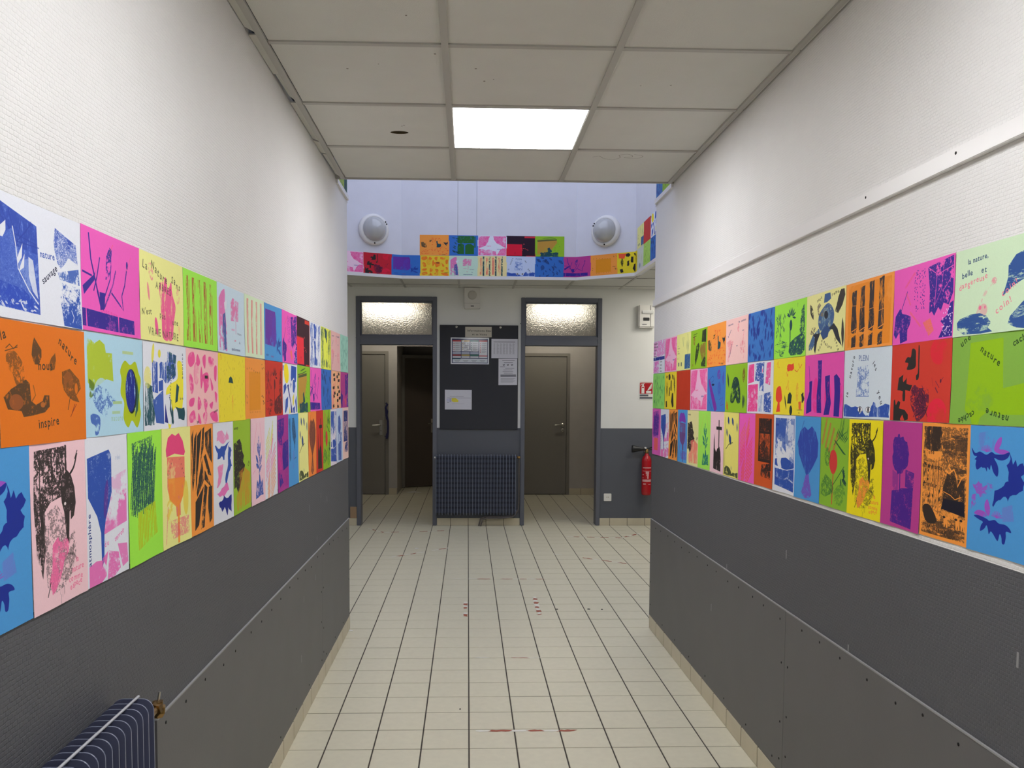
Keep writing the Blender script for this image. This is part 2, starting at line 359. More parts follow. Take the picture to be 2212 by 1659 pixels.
def d_collage(p, ink=VIO, dots=1):
    p.f('58,8 98,2 98,46 92,60 84,56 80,66 76,60 70,70 66,64 62,66 62,36', ink, t='r', cov=.8, con=4)
    p.l('58,8 74,20 98,14', 2, MAG); p.l('74,6 70,60', 2.4, MAG, a=.9); p.l('84,4 80,40 70,58', 1.8, MAG, a=.8); p.l('98,24 84,40', 2, MAG, a=.8)
    if dots:
        g = random.Random(4)
        for i in range(90):
            p.e(g.uniform(36, 54), g.uniform(8, 60), 1.6, 1.6, ink)
    p.f('2,86 4,62 12,52 16,60 24,62 32,66 30,76 26,82 26,96 14,99 12,84 6,92', ink, t='p', cov=.93, con=4); p.l('14,56 24,32', 2.6, ink)
    p.f('94,58 99,56 99,98 78,98 86,84 80,78 90,72', ink); g = random.Random(6)
    for i in range(46): p.e(g.uniform(83, 98), g.uniform(62, 97), 2, 2, (235, 200, 240))
    p.l('20,26 36,10', 7, (240, 90, 110), a=.6, t='g'); p.f('52,76 64,72 70,88 62,94', (245, 130, 60), a=.75, t='g', cov=.8); p.l('30,60 48,80', 6, (240, 110, 80), a=.6, t='g'); p.l('22,34 30,50', 6, (240, 100, 90), a=.5, t='g')
def d_dark(p, dk=(58, 22, 36), lt=(236, 44, 62)):
    p.b(0, 0, 68, 100, dk); p.b(0, 0, 98, 97, dk); p.b(62, 2, 98, 10, p.paper); p.b(0, 42, 54, 98, lt); p.b(2, 40, 54, 43, p.paper, a=.5)
    p.sc((50, 60, 74, 70), 8, (10, 20), (3, 6), (-30, 10), (240, 80, 80), 2); p.e(30, 84, 3, 5, dk); p.l('30,84 30,92', 1.6, dk); p.e(60, 40, 8, 5, (240, 90, 90), a=.7)
def d_splash(p, c1=BLU, c2=None):
    for i, (x0, x1) in enumerate(((4, 30), (34, 60), (64, 94))):
        p.cut([(x0, 4), (x1, 2), (x1 - 4, 50), (x1, 96), (x0, 97), (x0 + 6, 50)], c1, 4, 6, i, t='s', cov=.6, con=9)
    if c2: p.f('30,30 46,24 56,36 70,30 62,52 54,70 50,98 42,98 40,70 26,60', c2, sm=1)
    else:
        p.b(24, 34, 56, 40, (200, 205, 225)); p.t('naturel', 26, 39, 8, NAV)
def d_trees(p, text=1):
    c = (235, 110, 130); K = (70, 60, 100)
    p.f('8,92 14,70 4,50 22,44 34,50 26,66 18,80 14,94', c, a=.6, t='r', cov=.5, con=4); p.e(76, 66, 34, 30, c, a=.6, t='p', cov=.5); p.l('82,30 76,60 84,80 78,96', 6, c, a=.6, t='p', cov=.7); p.e(56, 22, 14, 20, c, a=.5, t='p', cov=.4)
    p.t('nous avons', 10, 14, 8, K, -2); p.t('des', 56, 12, 8, K); p.t('sentiments', 68, 12, 8, K, -2)
    p.t('la nature', 10, 40, 8, K, -38); p.t('une', 74, 32, 7, K); p.t('une', 48, 62, 7, K); p.t('imagination', 18, 84, 8, K, -66)
def d_strokes(p, ink=(60, 130, 120), bgk=14):
    p.sc((4, 6, 96, 94), 60, (24, 52), (4, 9), (60, 120), ink, bgk, a=.55, t='g', cov=.7); p.sc((10, 10, 90, 90), 16, (20, 40), (8, 14), (40, 140), ink, bgk + 1, a=.8, t='p', cov=.6)
def d_orange(p):
    K = (100, 66, 30); D = (66, 52, 36)
    p.ys = .8
    p.l('8,28 12,24 16,28 20,24', 2, K); p.l('7,31 20,26', 1.6, K)
    p.f('38,14 42,20 46,26 46,34 43,42 38,42 35,32 36,22', D, a=.8, t='r', cov=.9, con=3); p.f('62,28 63,36 61,46 56,48 55,40 57,34', K, a=.8, t='r', cov=.85, con=3)
    p.f('8,34 16,30 22,36 26,44 26,60 18,64 14,52 10,50', K, a=.7, t='r', cov=.65, con=3, sm=1)
    p.f('4,76 12,68 28,58 32,62 33,80 38,84 46,80 48,74 54,74 54,86 48,92 34,95 24,96 22,90 8,88', D, a=.85, t='r', cov=.9, con=2.5); p.e(17, 81, 22, 17, (170, 90, 40), a=.75, t='h', cov=.9); p.e(46, 84, 8, 6, (200, 110, 40), a=.8)
    p.f('70,48 80,44 88,52 92,56 94,66 88,74 92,82 84,80 78,76 72,68 70,60', K, a=.8, t='r', cov=.85, con=2.4); p.e(78, 58, 18, 22, (170, 92, 36), a=.6, t='h', cov=.8); p.e(88, 66, 6, 13, ORA, a=.9)
    p.l('80,76 77,90', 2, D); p.l('86,84 82,94', 2, (140, 50, 30)); p.l('88,84 80,98', 1.6, (140, 50, 30)); p.l('36,64 38,74 34,80', 3, K, a=.6)
    p.ys = 1
    p.t('la', 3, 17, 15, D, -18, 2); p.t('nature', 66, 13, 14, D, 32, 2, 8); p.t('nous', 42, 38, 14, D, -2, 1); p.t('inspire', 40, 87, 14, D, -4, 1)
def d_sky(p):
    p.f('4,4 16,10 24,6 32,10 34,18 44,18 46,46 34,44 22,50 12,54 4,48', OLI, a=.85, t='h', cov=.82, con=3)
    p.f('6,44 14,48 16,58 6,64', (90, 120, 30), a=.85, t='h', cov=.9); p.e(26, 60, 40, 36, SKY, a=.8, t='h', cov=.9, con=3)
    p.f('10,60 20,50 34,54 40,60 52,66 40,72 32,82 20,76 14,70', BLU, a=.75, t='r', cov=.48, con=3); p.f('8,78 20,80 22,88 18,98 12,97 14,90 8,86', BLU, a=.8, t='h', cov=.85, sm=1)
    p.b(62, 14, 82, 17, (180, 205, 150)); p.b(44, 66, 60, 69, (170, 200, 120), a=.8); p.b(42, 76, 56, 79, (170, 200, 120), a=.6); p.t('nature', 40, 86, 11, (150, 190, 130), 0, 2, a=.6)
    p.f('66,24 76,28 86,24 92,36 96,44 93,60 94,72 95,82 88,95 78,87 70,94 62,84 64,68 58,58 60,44 58,34', OLI, sm=1)
    p.e(78, 56, 31, 50, (20, 40, 40)); p.e(76.5, 55, 28, 48, NAV, t=None); p.e(76.5, 54, 27, 46, SKY, a=.85, t='s', cov=.28, con=8, k=1.4); p.e(85, 78, 7, 10, (180, 215, 190), a=.8, t='p'); p.f('88,40 92,60 90,76 84,84 88,60', TEA, a=.8)
def d_mix(p):
    p.cut('4,46 20,50 24,80 22,94 2,94', TEA, 3, 2, 1, a=.95, t='s', cov=.85, con=4); p.f('20,20 32,22 32,58 20,56', BLU, t='s', cov=.72, con=6); p.f('34,44 44,42 44,54 34,56', BLU)
    p.cut('36,24 52,20 54,8 76,12 74,38 56,46 36,40', BLU, 3, 2, 2, t='s', cov=.82, con=4); p.f('52,26 70,22 74,36 54,44', TEA, a=.85, t='p', cov=.8); p.f('58,8 76,12 74,22 58,20', TEA, a=.7, t='s', cov=.5)
    p.f('20,66 44,54 44,94 26,92', BLU, a=.9, t='h', cov=.8, con=4); p.e(10, 40, 24, 26, (235, 225, 90), a=.6, t='h'); p.e(22, 12, 8, 24, (230, 220, 60), 12, a=.8); p.e(36, 12, 9, 10, (230, 220, 60))
    p.f('78,20 90,22 92,56 86,84 70,76 60,98 54,98 50,60 58,48 78,40', (244, 232, 60), sm=1); p.f('76,46 82,50 78,68 72,70', TEA); p.cut('72,74 94,76 94,92 80,90', TEA, 3, 2, 5)
    p.f('50,60 60,58 66,90 60,96 48,92', WHITE); p.cut('58,62 64,66 68,94 62,96', TEA, 4, 2, 6, t='s', cov=.8); p.f('48,70 54,94 46,92', NAV)
    p.t('emotion', 92, 40, 8, (40, 60, 90), -88, 3); p.t('diversite', 60, 66, 8, (40, 60, 90), -78, 2); p.t('la vie', 84, 66, 6, (60, 60, 90))
def d_shapes(p, ink=PNK, wide=1):
    L = ('8,8 22,4 26,16 14,24 6,18', '34,6 42,16 36,22 30,16', '50,10 60,6 58,24 52,20', '70,8 86,10 84,20 72,20', '88,22 96,20 94,40 88,38', '8,34 18,36 22,52 14,58', '48,34 66,30 70,46 56,58 52,44',
         '74,36 84,50 78,54', '10,66 24,64 20,74 8,74', '36,62 46,74 34,80', '52,66 64,70 58,84', '8,86 22,80 26,92 10,96', '36,84 44,98 34,96', '50,86 62,84 60,98 52,98', '70,74 82,70 78,80', '72,86 92,84 96,98 80,96', '88,56 96,60 92,72', '46,22 50,40 44,52 42,34')
    for i, s in enumerate(L): p.f(s, ink, a=.9, t='h', cov=.88, con=3, sm=1)
    p.e(30, 32, 22, 32, ink, a=.55, t='p', cov=.75, con=3); p.e(30, 32, 17, 26, p.paper, a=.5)
    p.b(56, 34, 66, 38, BLK); p.t('b', 58, 70, 8, BLK, -4); p.t('ben', 30, 98, 8, BLK, -4); p.t('content', 84, 86, 7, BLK, -8)
def d_mush(p):
    K = (150, 100, 30)
    p.sc((4, 4, 96, 96), 60, (5, 9), (1.2, 2), (60, 120), (190, 160, 40), 9, 'bar'); p.f('36,42 39,35 45,32 51,36 54,43 45,42', (20, 70, 70)); p.l('45,42 44,60', 1.4, K)
    p.e(50, 66, 5, 12, (235, 120, 50), a=.8, t='g'); p.l('47,70 50,84 52,70', 3, (240, 130, 50), a=.8); p.e(8, 6, 14, 10, (240, 170, 50), a=.8, t='p'); p.e(80, 94, 10, 6, (240, 210, 60), a=.7)
def d_square(p, sq=(236, 150, 24)):
    p.b(20, 22, 76, 86, sq); K = (90, 60, 20)
    for i in range(7): p.t('v^^<>vi'[i], 12 + i * 10, 20, 9, K, i * 37 - 60); p.t('aeiouxy'[i], 22 + i * 9, 90, 7, (140, 90, 30), 6)
    p.sc((84, 62, 94, 76), 5, (14, 26), (3, 6), (-60, 60), (60, 50, 40), 2); p.sc((84, 8, 94, 20), 4, (8, 14), (2, 4), (-40, 80), (60, 50, 40), 3); p.sc((6, 60, 12, 74), 3, (8, 12), (3, 5), (40, 120), (60, 50, 40), 4)
def d_garden(p, ink=TEA):
    p.l('52,88 51,50 53,36', 7, ink); p.e(53, 42, 12, 20, ink)
    for a in (-150, -120, -95, -75, -50, -25, 200, 10): p.leaf(54 + 9 * math.cos(math.radians(a)), 28 + 10 * math.sin(math.radians(a)), 34, 8, a, ink)
    p.sc((6, 20, 34, 62), 34, (14, 24), (4, 7), (30, 150), ink, 7, t='g', cov=.75); p.l('20,18 19,66', 3, ink); p.f('84,20 92,10 96,62 78,66', ink, t='r', cov=.6, con=7)
    p.f('50,74 66,66 86,60 97,64 97,90 88,97 56,97 48,90', ink, a=.95, t='r', cov=.8, con=4); p.f('4,72 20,66 46,74 48,84 34,86 30,97 20,97 16,88 4,90', ink, a=.8, t='w', cov=.45, con=5); p.t('?', 72, 12, 12, ink, a=.4)
def d_sun(p):
    p.f('12,4 24,0 36,4 42,20 38,34 24,38 14,30 10,16', (248, 226, 30), sm=1); p.f('60,2 94,4 92,34 84,36 78,26 58,34 56,26', BLU); p.f('70,30 84,32 88,44 78,58 68,54', BLU, a=.9)
    p.f('2,4 8,4 6,14 2,14', BLU); p.cut('6,44 20,38 26,46 14,56 6,60', BLU, 2, 2, 1); p.f('30,42 42,40 40,46 62,90 64,97 54,97 52,78', NAV); p.f('20,70 36,64 34,84 20,97 14,94', BLU, a=.95); p.f('54,36 60,40 52,48', BLU)
    p.f('66,66 78,58 74,80 66,84', (235, 220, 80)); p.f('44,84 52,97 44,99', (240, 224, 50)); p.f('84,74 94,62 96,96 90,98', BLU); p.f('66,88 82,84 80,98 70,98', BLU, t='s', cov=.8); p.l('4,64 12,76 8,86', 2, BLU)
def d_hill(p):
    p.f('8,18 72,16 76,30 62,56 50,78 44,92 30,96 8,90', (196, 142, 60), a=.92, t='h', cov=.97); p.l('6,20 40,16 70,10', 4, (60, 90, 50)); p.f('8,22 74,14 74,20 8,27', (80, 90, 50)); p.leaf(44, 8, 130, 7, -8, (70, 110, 50))
    p.cut('18,82 40,78 80,80 80,99 18,99', TEA, 5, 3, 2, t='p', cov=.95); p.cut('42,60 50,56 58,78 44,82', TEA, 3, 2, 3); p.sc((66, 30, 84, 74), 16, (6, 10), (2, 3), (0, 90), (70, 110, 50), 3)
def d_bluedark(p, ink=(30, 56, 110)):
    p.sc((6, 4, 94, 30), 6, (40, 70), (20, 34), (0, 180), ink, 4, a=.75, t='p', cov=.75); p.sc((6, 36, 94, 96), 22, (18, 44), (8, 16), (40, 140), ink, 6, a=.75, t='g', cov=.8); p.e(26, 54, 20, 26, ink, a=.6, t='p')
def d_drops(p):
    p.sc((3, 3, 97, 97), 60, (22, 44), (11, 22), (70, 125), (34, 56, 150), 12, a=.85); p.sc((3, 3, 97, 97), 40, (12, 22), (4, 7), (60, 120), (34, 70, 160), 13, a=.6)
def d_blocks(p):
    p.sc((8, 4, 92, 96), 12, (60, 120), (8, 16), (80, 100), (245, 120, 130), 3, 'bar', a=.8)
    for i, (x, y) in enumerate(((20, 8), (56, 12), (74, 4), (72, 22), (24, 20), (66, 40), (16, 42), (58, 60), (22, 64), (80, 70), (14, 90), (64, 92), (76, 52), (60, 76), (30, 56))):
        p.f([(x, y), (x + 20 - i % 3 * 4, y - 2), (x + 18, y + 6), (x + 1, y + 7)], BLK)
def d_violet(p):
    p.b(0, 0, 100, 100, WHITE); p.f('0,2 60,0 98,0 98,44 60,50 0,46', (235, 90, 190), a=.7, t='r', cov=.6, con=4); p.b(0, 50, 98, 60, NAV, t='r', cov=.9); p.f('0,62 52,62 52,98 0,98', (230, 80, 190), a=.85, t='r', cov=.7, con=5)
    for i, s in enumerate(('imagination', 'belle sauvage', 'colorée', 'et la', 'douceur', 'de vie', 'verte', 'libre', 'calme')): p.t(s, 4 if i < 5 else 60, (10, 20, 30, 40, 49, 68, 78, 88, 97)[i], 11, BLK, a=.85)
def d_star(p, c=PNK):
    p.b(3, 3, 97, 97, c, a=.85, t='h', cov=.9, con=2.4); p.b(3, 3, 97, 97, p.paper, a=.5, t='r', cov=.3, con=5)
    p.cut('42,3 52,3 56,20 66,38 76,44 97,60 84,62 76,72 66,96 62,78 40,68 28,72 18,66 4,64 28,50 36,30', p.paper, 2, 1.5, 8); p.t('respirer', 30, 53, 8, c); p.t('nature', 66, 68, 9, (60, 60, 140))
def d_note(p):
    p.b(58, 58, 98, 97, (50, 96, 150), t='p', cov=.93, con=4); p.l('78,60 80,20 76,4', 3, TEA, t='g'); p.leaf(72, 34, 60, 8, -95, TEA, a=.7); p.leaf(84, 36, 70, 6, -80, TEA, a=.6); p.l('44,10 46,36 38,12', 2, TEA, a=.6); p.l('50,10 46,36', 2, TEA, a=.6)
    for i, y in enumerate((34, 40, 48, 54)): p.t(('la', 'nature', 'est', 'calme')[i], 6, y, 7, (90, 90, 70), 0, 2)
    p.t('et', 6, 68, 6, BLK); p.b(12, 78, 18, 88, TEA); p.b(30, 78, 36, 88, TEA)
def d_camo(p):
    D = (44, 54, 34); Bn = (150, 110, 50)
    p.f('70,6 92,4 92,36 66,34', D, t='s', cov=.85); p.f('60,40 90,36 92,72 70,80 56,56', Bn, a=.9, t='p', cov=.9); p.f('26,76 34,42 48,34 54,44 44,70 30,92', D, a=.9, t='r', cov=.85); p.leaf(20, 26, 60, 40, 70, Bn, t='r', cov=.8)
    p.f('66,86 84,72 92,74 92,97 66,95', D, t='r', cov=.8); p.l('16,12 38,10', 3, D); p.l('12,18 34,16', 3, D); p.e(14, 90, 14, 8, Bn, a=.6, t='p')
def d_marks(p):
    c = (240, 84, 40)
    p.sc((4, 58, 96, 97), 56, (12, 24), (3, 6), (-70, 60), c, 3, a=.85); p.sc((40, 14, 96, 50), 30, (12, 22), (3, 6), (-50, 50), c, 4, a=.8); p.cut('4,36 22,36 26,52 20,62 6,56', (100, 80, 50), 3, 2, 4, t='r', cov=.8)
    p.sc((28, 26, 40, 34), 5, (16, 26), (4, 8), (-60, 0), (70, 60, 44), 5); p.f('58,46 56,32 60,30 62,42 72,46 70,58 58,60', TEA, sm=1); p.f('80,36 92,38 96,32 94,46 90,44 92,54 84,44', (40, 50, 60)); p.t('riviere', 74, 97, 8, (60, 50, 40))
def d_turtle(p):
    D = (60, 56, 52); B_ = (66, 100, 150)
    p.f('34,36 44,26 56,20 66,26 72,38 70,54 62,66 46,68 36,60 32,48', B_, t='p', cov=.88, con=3, sm=1); p.e(52, 44, 34, 34, (140, 175, 190), a=.5, t='r', cov=.5); p.f('46,18 48,4 62,4 64,14 54,18', B_); p.e(52, 38, 16, 13, (40, 44, 60), 30)
    p.f('74,36 82,14 88,4 96,4 98,14 92,28 82,40', D, t='h', cov=.85, con=3); p.f('28,22 34,16 48,30 44,40 32,36', (130, 120, 100), a=.9, t='h'); p.leaf(14, 28, 66, 24, 62, D, t='r', cov=.8, con=4); p.leaf(18, 60, 46, 26, -24, (110, 100, 84), t='r', cov=.65)
    p.f('58,62 72,54 82,64 94,92 80,80 70,64', (46, 48, 56)); p.leaf(95, 72, 100, 20, 84, D); p.f('8,84 18,68 34,58 38,66 28,78 16,92 8,92', B_, a=.95, t='p', cov=.9); p.f('18,66 24,72 22,92 26,99 30,80 38,66', (40, 44, 56))
    p.f('38,66 54,54 62,60 58,74 46,78', (50, 80, 130), t='p', cov=.9); K = (50, 44, 40)
    p.t('natu', 28, 14, 10, K, -12, 3, 12); p.t('rement', 66, 10, 10, K, -2, 4, 14); p.t('bonne', 36, 96, 10, K, -50, 3, 12); p.t('nature', 48, 84, 10, K, 22, 4, 12); p.t('mere', 76, 78, 10, K, 60, 5, 12)
def d_trunks(p, ink=(56, 48, 50), glow=(238, 140, 20)):
    if glow: p.b(6, 4, 95, 96, glow, a=.75, t='h', cov=.9, con=2)
    for i, x in enumerate((14, 32, 51, 71)):
        tops = (14, 10, 6, 4)[i]
        p.cut([(x, tops), (x + 10, tops - 2), (x + 9, 40), (x + 11, 70), (x + 8, 76), (x - 1, 74), (x, 40)], ink, 3, 1, i, t='s', cov=.9, con=5)
        p.l([(x, 34 + i * 5), (x + 10, 35 + i * 4)], 1.5, p.paper); p.l([(x, 73), (x + 11, 69)], 3, p.paper); p.cut([(x, 82), (x + 9, 78), (x + 9, 96), (x, 97)], ink, 2, 1, i + 9, t='p', cov=.85)
def d_posts(p):
    p.e(30, 66, 24, 60, (240, 50, 150), a=.8, t='h', cov=.9); p.e(62, 70, 24, 56, (240, 50, 150), a=.8, t='h', cov=.9); p.e(92, 66, 14, 40, (240, 50, 150), a=.8, t='h', cov=.8)
    p.l('10,18 14,48', 2.4, VIO); p.f('12,44 20,42 19,66 20,92 6,97 6,78 13,60', VIO, sm=0); p.f('34,10 45,10 44,60 46,94 34,94 33,66 36,40', VIO, t='p', cov=.96, con=4); p.f('54,36 66,34 66,60 70,78 66,96 52,97 58,72 55,52', VIO, t='s', cov=.88, con=5); p.f('76,36 82,33 90,40 92,60 92,98 78,98 78,60', VIO, sm=0); p.l('88,40 92,50', 3, VIO, t='g')
def d_mint(p):
    B_ = (44, 84, 150); c = (236, 130, 150); K = (40, 70, 110)
    p.t('la nature,', 16, 18, 11, K, -4); p.t('belle', 9, 33, 12, K, -6, .5, 6); p.t('et', 34, 32, 12, K, -4, 2, 10); p.t('dangereuse', 6, 46, 12, c, -9, 1, 8)
    p.l('30,78 36,62 44,48 50,42', 9, c, a=.35, t='h', cov=.8, sm=1); p.e(50, 43, 9, 9, c, a=.6, t='p', cov=.55); p.e(38, 73, 15, 15, c, a=.45, t='h', cov=.75); p.e(34, 70, 5, 5, (235, 90, 140), a=.8); p.e(40, 70, 3, 4, (235, 90, 140), a=.7)
    p.f('66,30 74,20 88,16 99,10 99,26 92,40 86,46 72,52 60,62 64,50 66,42', B_, t='w', cov=.74, con=3); p.f('68,28 80,20 86,24 78,32 68,32', B_)
    p.t('coin!', 60, 62, 13, c, -24, 3, 4); p.t('coin!', 54, 80, 13, c, -26, 3, 4); p.e(99, 44, 14, 18, c, a=.9)
    p.f('5,84 8,80 22,76 34,76 42,80 48,88 44,93 50,98 36,99 14,98 6,92', B_, t='w', cov=.7, con=3.2); p.f('6,83 16,79 30,78 44,88 30,86 14,90 6,90', B_, a=.9, t='p', cov=.9); p.e(36, 93, 22, 7, MINT, a=.7, t='h')
    p.f('70,84 84,70 96,66 104,60 104,92 90,99 78,97 68,92', B_, t='w', cov=.82, con=3); p.f('70,88 90,84 100,90 90,99 78,97', B_)
def d_yleaf(p):
    K = (60, 60, 26)
    p.leaf(18, 46, 96, 30, 88, K, t='r', cov=.7, con=6); p.leaf(82, 34, 110, 34, 84, K, t='r', cov=.66, con=6); p.f('30,8 42,4 48,14 42,22 32,20', BLK); p.f('60,6 72,10 74,22 64,18', BLK)
    p.cut('50,24 58,22 58,50 50,50', BLK, 3, 1.5, 2); p.cut('36,44 44,40 42,66 36,64', BLK, 3, 1.5, 3); p.f('14,8 22,10 18,18 12,14', BLK); p.f('62,58 72,56 76,92 66,96 56,80', BLK); p.f('10,80 20,78 24,94 14,97', BLK)
def d_blank(p): p.b(0, 0, 100, 100, (192, 52, 24), a=.55, t='s', cov=.5, con=2)
def d_pod(p):
    p.f('8,36 14,30 50,84 52,96 42,99 34,88', (132, 40, 160), a=.9, sm=1); p.l('12,28 30,20 36,30 24,34 40,40', 1.6, NAV, sm=1); p.f('24,38 40,38 36,42 26,42', (20, 30, 70)); p.e(64, 18, 26, 22, (130, 50, 165), a=.8, t='p', cov=.85); p.e(86, 26, 14, 34, (90, 60, 170), a=.6, t='r', cov=.7)
    p.e(66, 50, 24, 34, (70, 70, 180), a=.5, t='p', cov=.6); p.l('8,74 20,86 30,97', 1.8, NAV, sm=1); p.l('66,74 86,70 72,86 90,84', 2, (90, 60, 170), sm=1)
def d_leafdome(p):
    D = (26, 62, 56)
    p.leaf(12, 32, 74, 20, 72, D, t='p', cov=.95); p.f('24,76 30,46 38,30 48,26 60,32 68,52 70,78 56,80 48,70 38,80', D, t='r', cov=.86, con=4, sm=1); p.leaf(84, 24, 66, 36, 96, (120, 70, 30), t='r', cov=.55, con=7)
    p.leaf(84, 78, 58, 24, 84, D); p.sc((82, 70, 92, 90), 5, (24, 40), (5, 8), (50, 110), D, 3); p.sc((6, 80, 14, 92), 6, (22, 36), (6, 10), (60, 120), (200, 110, 30), 4)
def d_rects(p):
    p.f('4,5 26,3 26,38 3,42', PNK, t='p', cov=.96, con=3); p.f('32,3 64,2 64,58 48,56 48,38 30,36', BLU, t='r', cov=.72, con=5); p.f('74,4 90,3 88,46 70,42', PNK, a=.9, t='p', cov=.85, con=4); p.f('3,44 42,43 42,96 3,97', PNK, t='r', cov=.9, con=3)
    p.f('66,62 94,58 92,97 66,96', BLU, t='r', cov=.72, con=5); p.e(58, 16, 8, 16, WHITE); p.e(58, 18, 4, 9, PNK); p.f('46,66 60,64 62,96 46,96', BLU, a=.35, t='s', cov=.4); p.e(20, 66, 14, 8, WHITE, a=.6, t='r')
def d_redtree(p):
    D = (30, 52, 50)
    p.f('10,56 16,50 24,50 28,60 30,72 24,78 16,78 9,72', (242, 72, 50), sm=1); p.f('17,76 22,76 26,95 12,96', (242, 72, 50)); p.cut('44,14 64,10 66,20 46,24', (242, 72, 50), 3, 2, 2); p.sc((42, 26, 50, 56), 9, (10, 18), (2, 4), (80, 110), (235, 90, 50), 2); p.e(18, 10, 22, 14, (235, 150, 50), a=.5, t='r', cov=.5)
    p.l('80,12 84,20 90,14', 3, (235, 90, 50)); p.l('68,22 76,26 80,22', 3, (235, 90, 50)); p.f('50,64 56,60 62,66 60,80 48,80', D); p.leaf(42, 78, 60, 10, 68, D, t='p', cov=.95); p.e(60, 92, 13, 18, D, t='p', cov=.95); p.cut('90,64 97,62 98,76 92,78', D, 3, 2, 3)
    p.e(78, 60, 12, 34, (240, 160, 60), a=.6, t='r', cov=.6); p.cut('82,78 90,76 90,90 84,90', (240, 110, 60), 3, 1, 4); p.t('la nature', 78, 92, 7, (160, 140, 40)); p.t('ete', 82, 97, 6, (160, 140, 40))
def d_yeux(p):
    c = (60, 96, 180); K = (40, 44, 60)
    p.t('PLEIN', 32, 17, 15, (90, 110, 160), 2, -1, a=.8); p.t('nature', 15, 42, 12, K, -68, 3, 6); p.t('les', 62, 22, 12, K, 52, 4, 8); p.t('la', 9, 70, 12, K, -76, 3, 6); p.t('yeux', 74, 62, 13, K, 62, 5, 8)
    p.f('30,26 54,24 56,68 28,68 30,50', c, a=.75, t='r', cov=.4, con=4); p.f('28,38 36,26 40,40 34,64 28,66', c, a=.7, t='s', cov=.5); p.l('28,68 56,68', 1.6, c)
    p.cut('2,80 18,84 34,84 38,94 44,88 52,96 58,96 62,84 66,76 74,84 90,78 98,80 98,97 2,98', BLU, 3, 1.6, 7, t='s', cov=.93, con=4)
    for x in (38, 56): p.e(x, 87, 16, 9, K); p.e(x, 87, 14.5, 7.5, (240, 240, 245)); p.e(x, 87, 5, 7.5, (30, 30, 40))
def d_redblk(p):
    p.e(80, 14, 40, 34, (232, 26, 60), a=.7, t='h', cov=.8, con=2.5); p.e(80, 90, 46, 40, (238, 24, 70), a=.75, t='h', cov=.85, con=2.5)
    p.f('36,8 42,10 43,20 42,32 28,34 30,26 24,24 28,18 34,18', BLK, sm=1); p.f('47,4 49,8 49,26 49,44 45,48 44,42 47,38 47,18', BLK, sm=1)
    p.cut('14,44 22,40 22,50 28,44 28,52 38,54 34,62 26,60 26,74 22,74 22,62 12,60', BLK, 2, 1, 3); p.f('6,74 8,72 10,80 14,74 18,76 16,84 26,86 32,92 32,98 26,100 22,92 18,98 22,104 6,104', BLK, sm=0)
    p.f('36,62 42,54 50,58 62,58 66,64 66,78 62,90 54,98 48,100 42,90 36,78', (96, 26, 60), t='r', cov=.72, con=6, sm=1); p.sc((40, 60, 64, 92), 26, (16, 30), (1.5, 3), (0, 180), (70, 20, 50), 6, 'bar')
    p.l('76,50 82,58', 2, (110, 20, 60)); p.e(84, 50, 4, 5, (100, 16, 50)); p.l('80,64 76,58', 4, (130, 30, 60)); p.l('84,50 88,46', 1.5, (110, 20, 60)); p.l('70,46 72,56', 1.5, (150, 30, 60), a=.6)
def d_hidden(p):
    c = (152, 198, 4); K = (30, 60, 20)
    p.f('24,8 64,6 66,60 94,54 96,88 60,88 50,84 40,92 38,100 30,100 28,92 20,84', c, a=.85, t='h', cov=.97, con=3); p.e(50, 74, 16, 14, p.paper, a=.35, t='h')
    p.t('une', 12, 12, 14, K, -28, 3, 4); p.t('nature', 36, 18, 14, K, 28, 3, 6); p.t('cachée', 76, 17, 13, K, -22, 0, 6); p.t('cachée', 32, 84, 13, K, 160, 0, 6); p.t('nature', 74, 90, 14, K, 192, 3, 6); p.t('une', 99, 96, 14, K, 140, 3, 4)
# portrait sheets
def d_flower(p, a1=(26, 48, 150), a2=(170, 76, 196)):
    p.f('12,6 30,4 42,10 40,18 28,21 14,19', a2, a=.22, t='s', cov=.55); p.f('56,62 74,58 78,70 60,72', a2, a=.25, t='s', cov=.55)
    for x, y in ((28, 20), (50, 70)):
        for an in range(10, 180, 22): p.l([(x, y), (x + 9 * math.cos(math.radians(an)), y - 5 * math.sin(math.radians(an)))], 2.4, a2, a=.7)
    p.f('42,15 47,10 53,8 53,13 50,17 60,17.5 67,19 61,20.5 52,21 42,19', a2, a=.9, t='h', cov=.97, sm=1)
    p.f('33,57 37,61 39,66 36,70 30,66 29,61', a2, a=.9, t='h', cov=.97, sm=1); p.f('11,70 17,67 28,67 34,70 26,71.5 18,71', a2, a=.9, t='h', cov=.97, sm=1)
    p.f('3,18 9,22 17,20.5 28,22.5 37,20 44,21.5 57,21 67,19 65,23 57,25.5 49,25.5 42,24.5 48,29.5 50,34 49,38 46,38 41,35 37,30 35,34 31,32 30,35.5 27,33 22,33 20,32.5 13,35 10,31.5 11,27.5 8,27 12,24.5 7,24 4,21', a1, sm=1)
    p.f('11,72 17,71 26,71.5 34,72.5 38,73.5 47,72 54,74 64,74 71,76 74,79 66,79 66,83 64,88.5 60,88.5 59,84.5 56,82 53,87.5 48,85 45,83 41,81.5 38,84 36,80 33.5,77.5 30,80.5 23,83 24,78.5 27,75.5 19,74', a1, sm=1)
    p.cut('67,19 69,24 63,29 67,34 67,41 62,42 57,46 45,49.5 44,57 42,61 44,62 48,58 55,56 60,53 65,53.5 67,56 70,52 80,50 90,46 92,40 86,36 94,31 88,26 80,29 77,24 73,28', a1, 2, .9, 4)
    p.cut('6,47 16,44 24,48 38,44 42,48 34,52 22,56 14,54', a2, 3, 1.5, 5, a=.8, t='p', cov=.75); p.cut('6,56 13,54 13,62 4,68 5,62', a2, 3, 1.2, 6, a=.8, t='p', cov=.7)
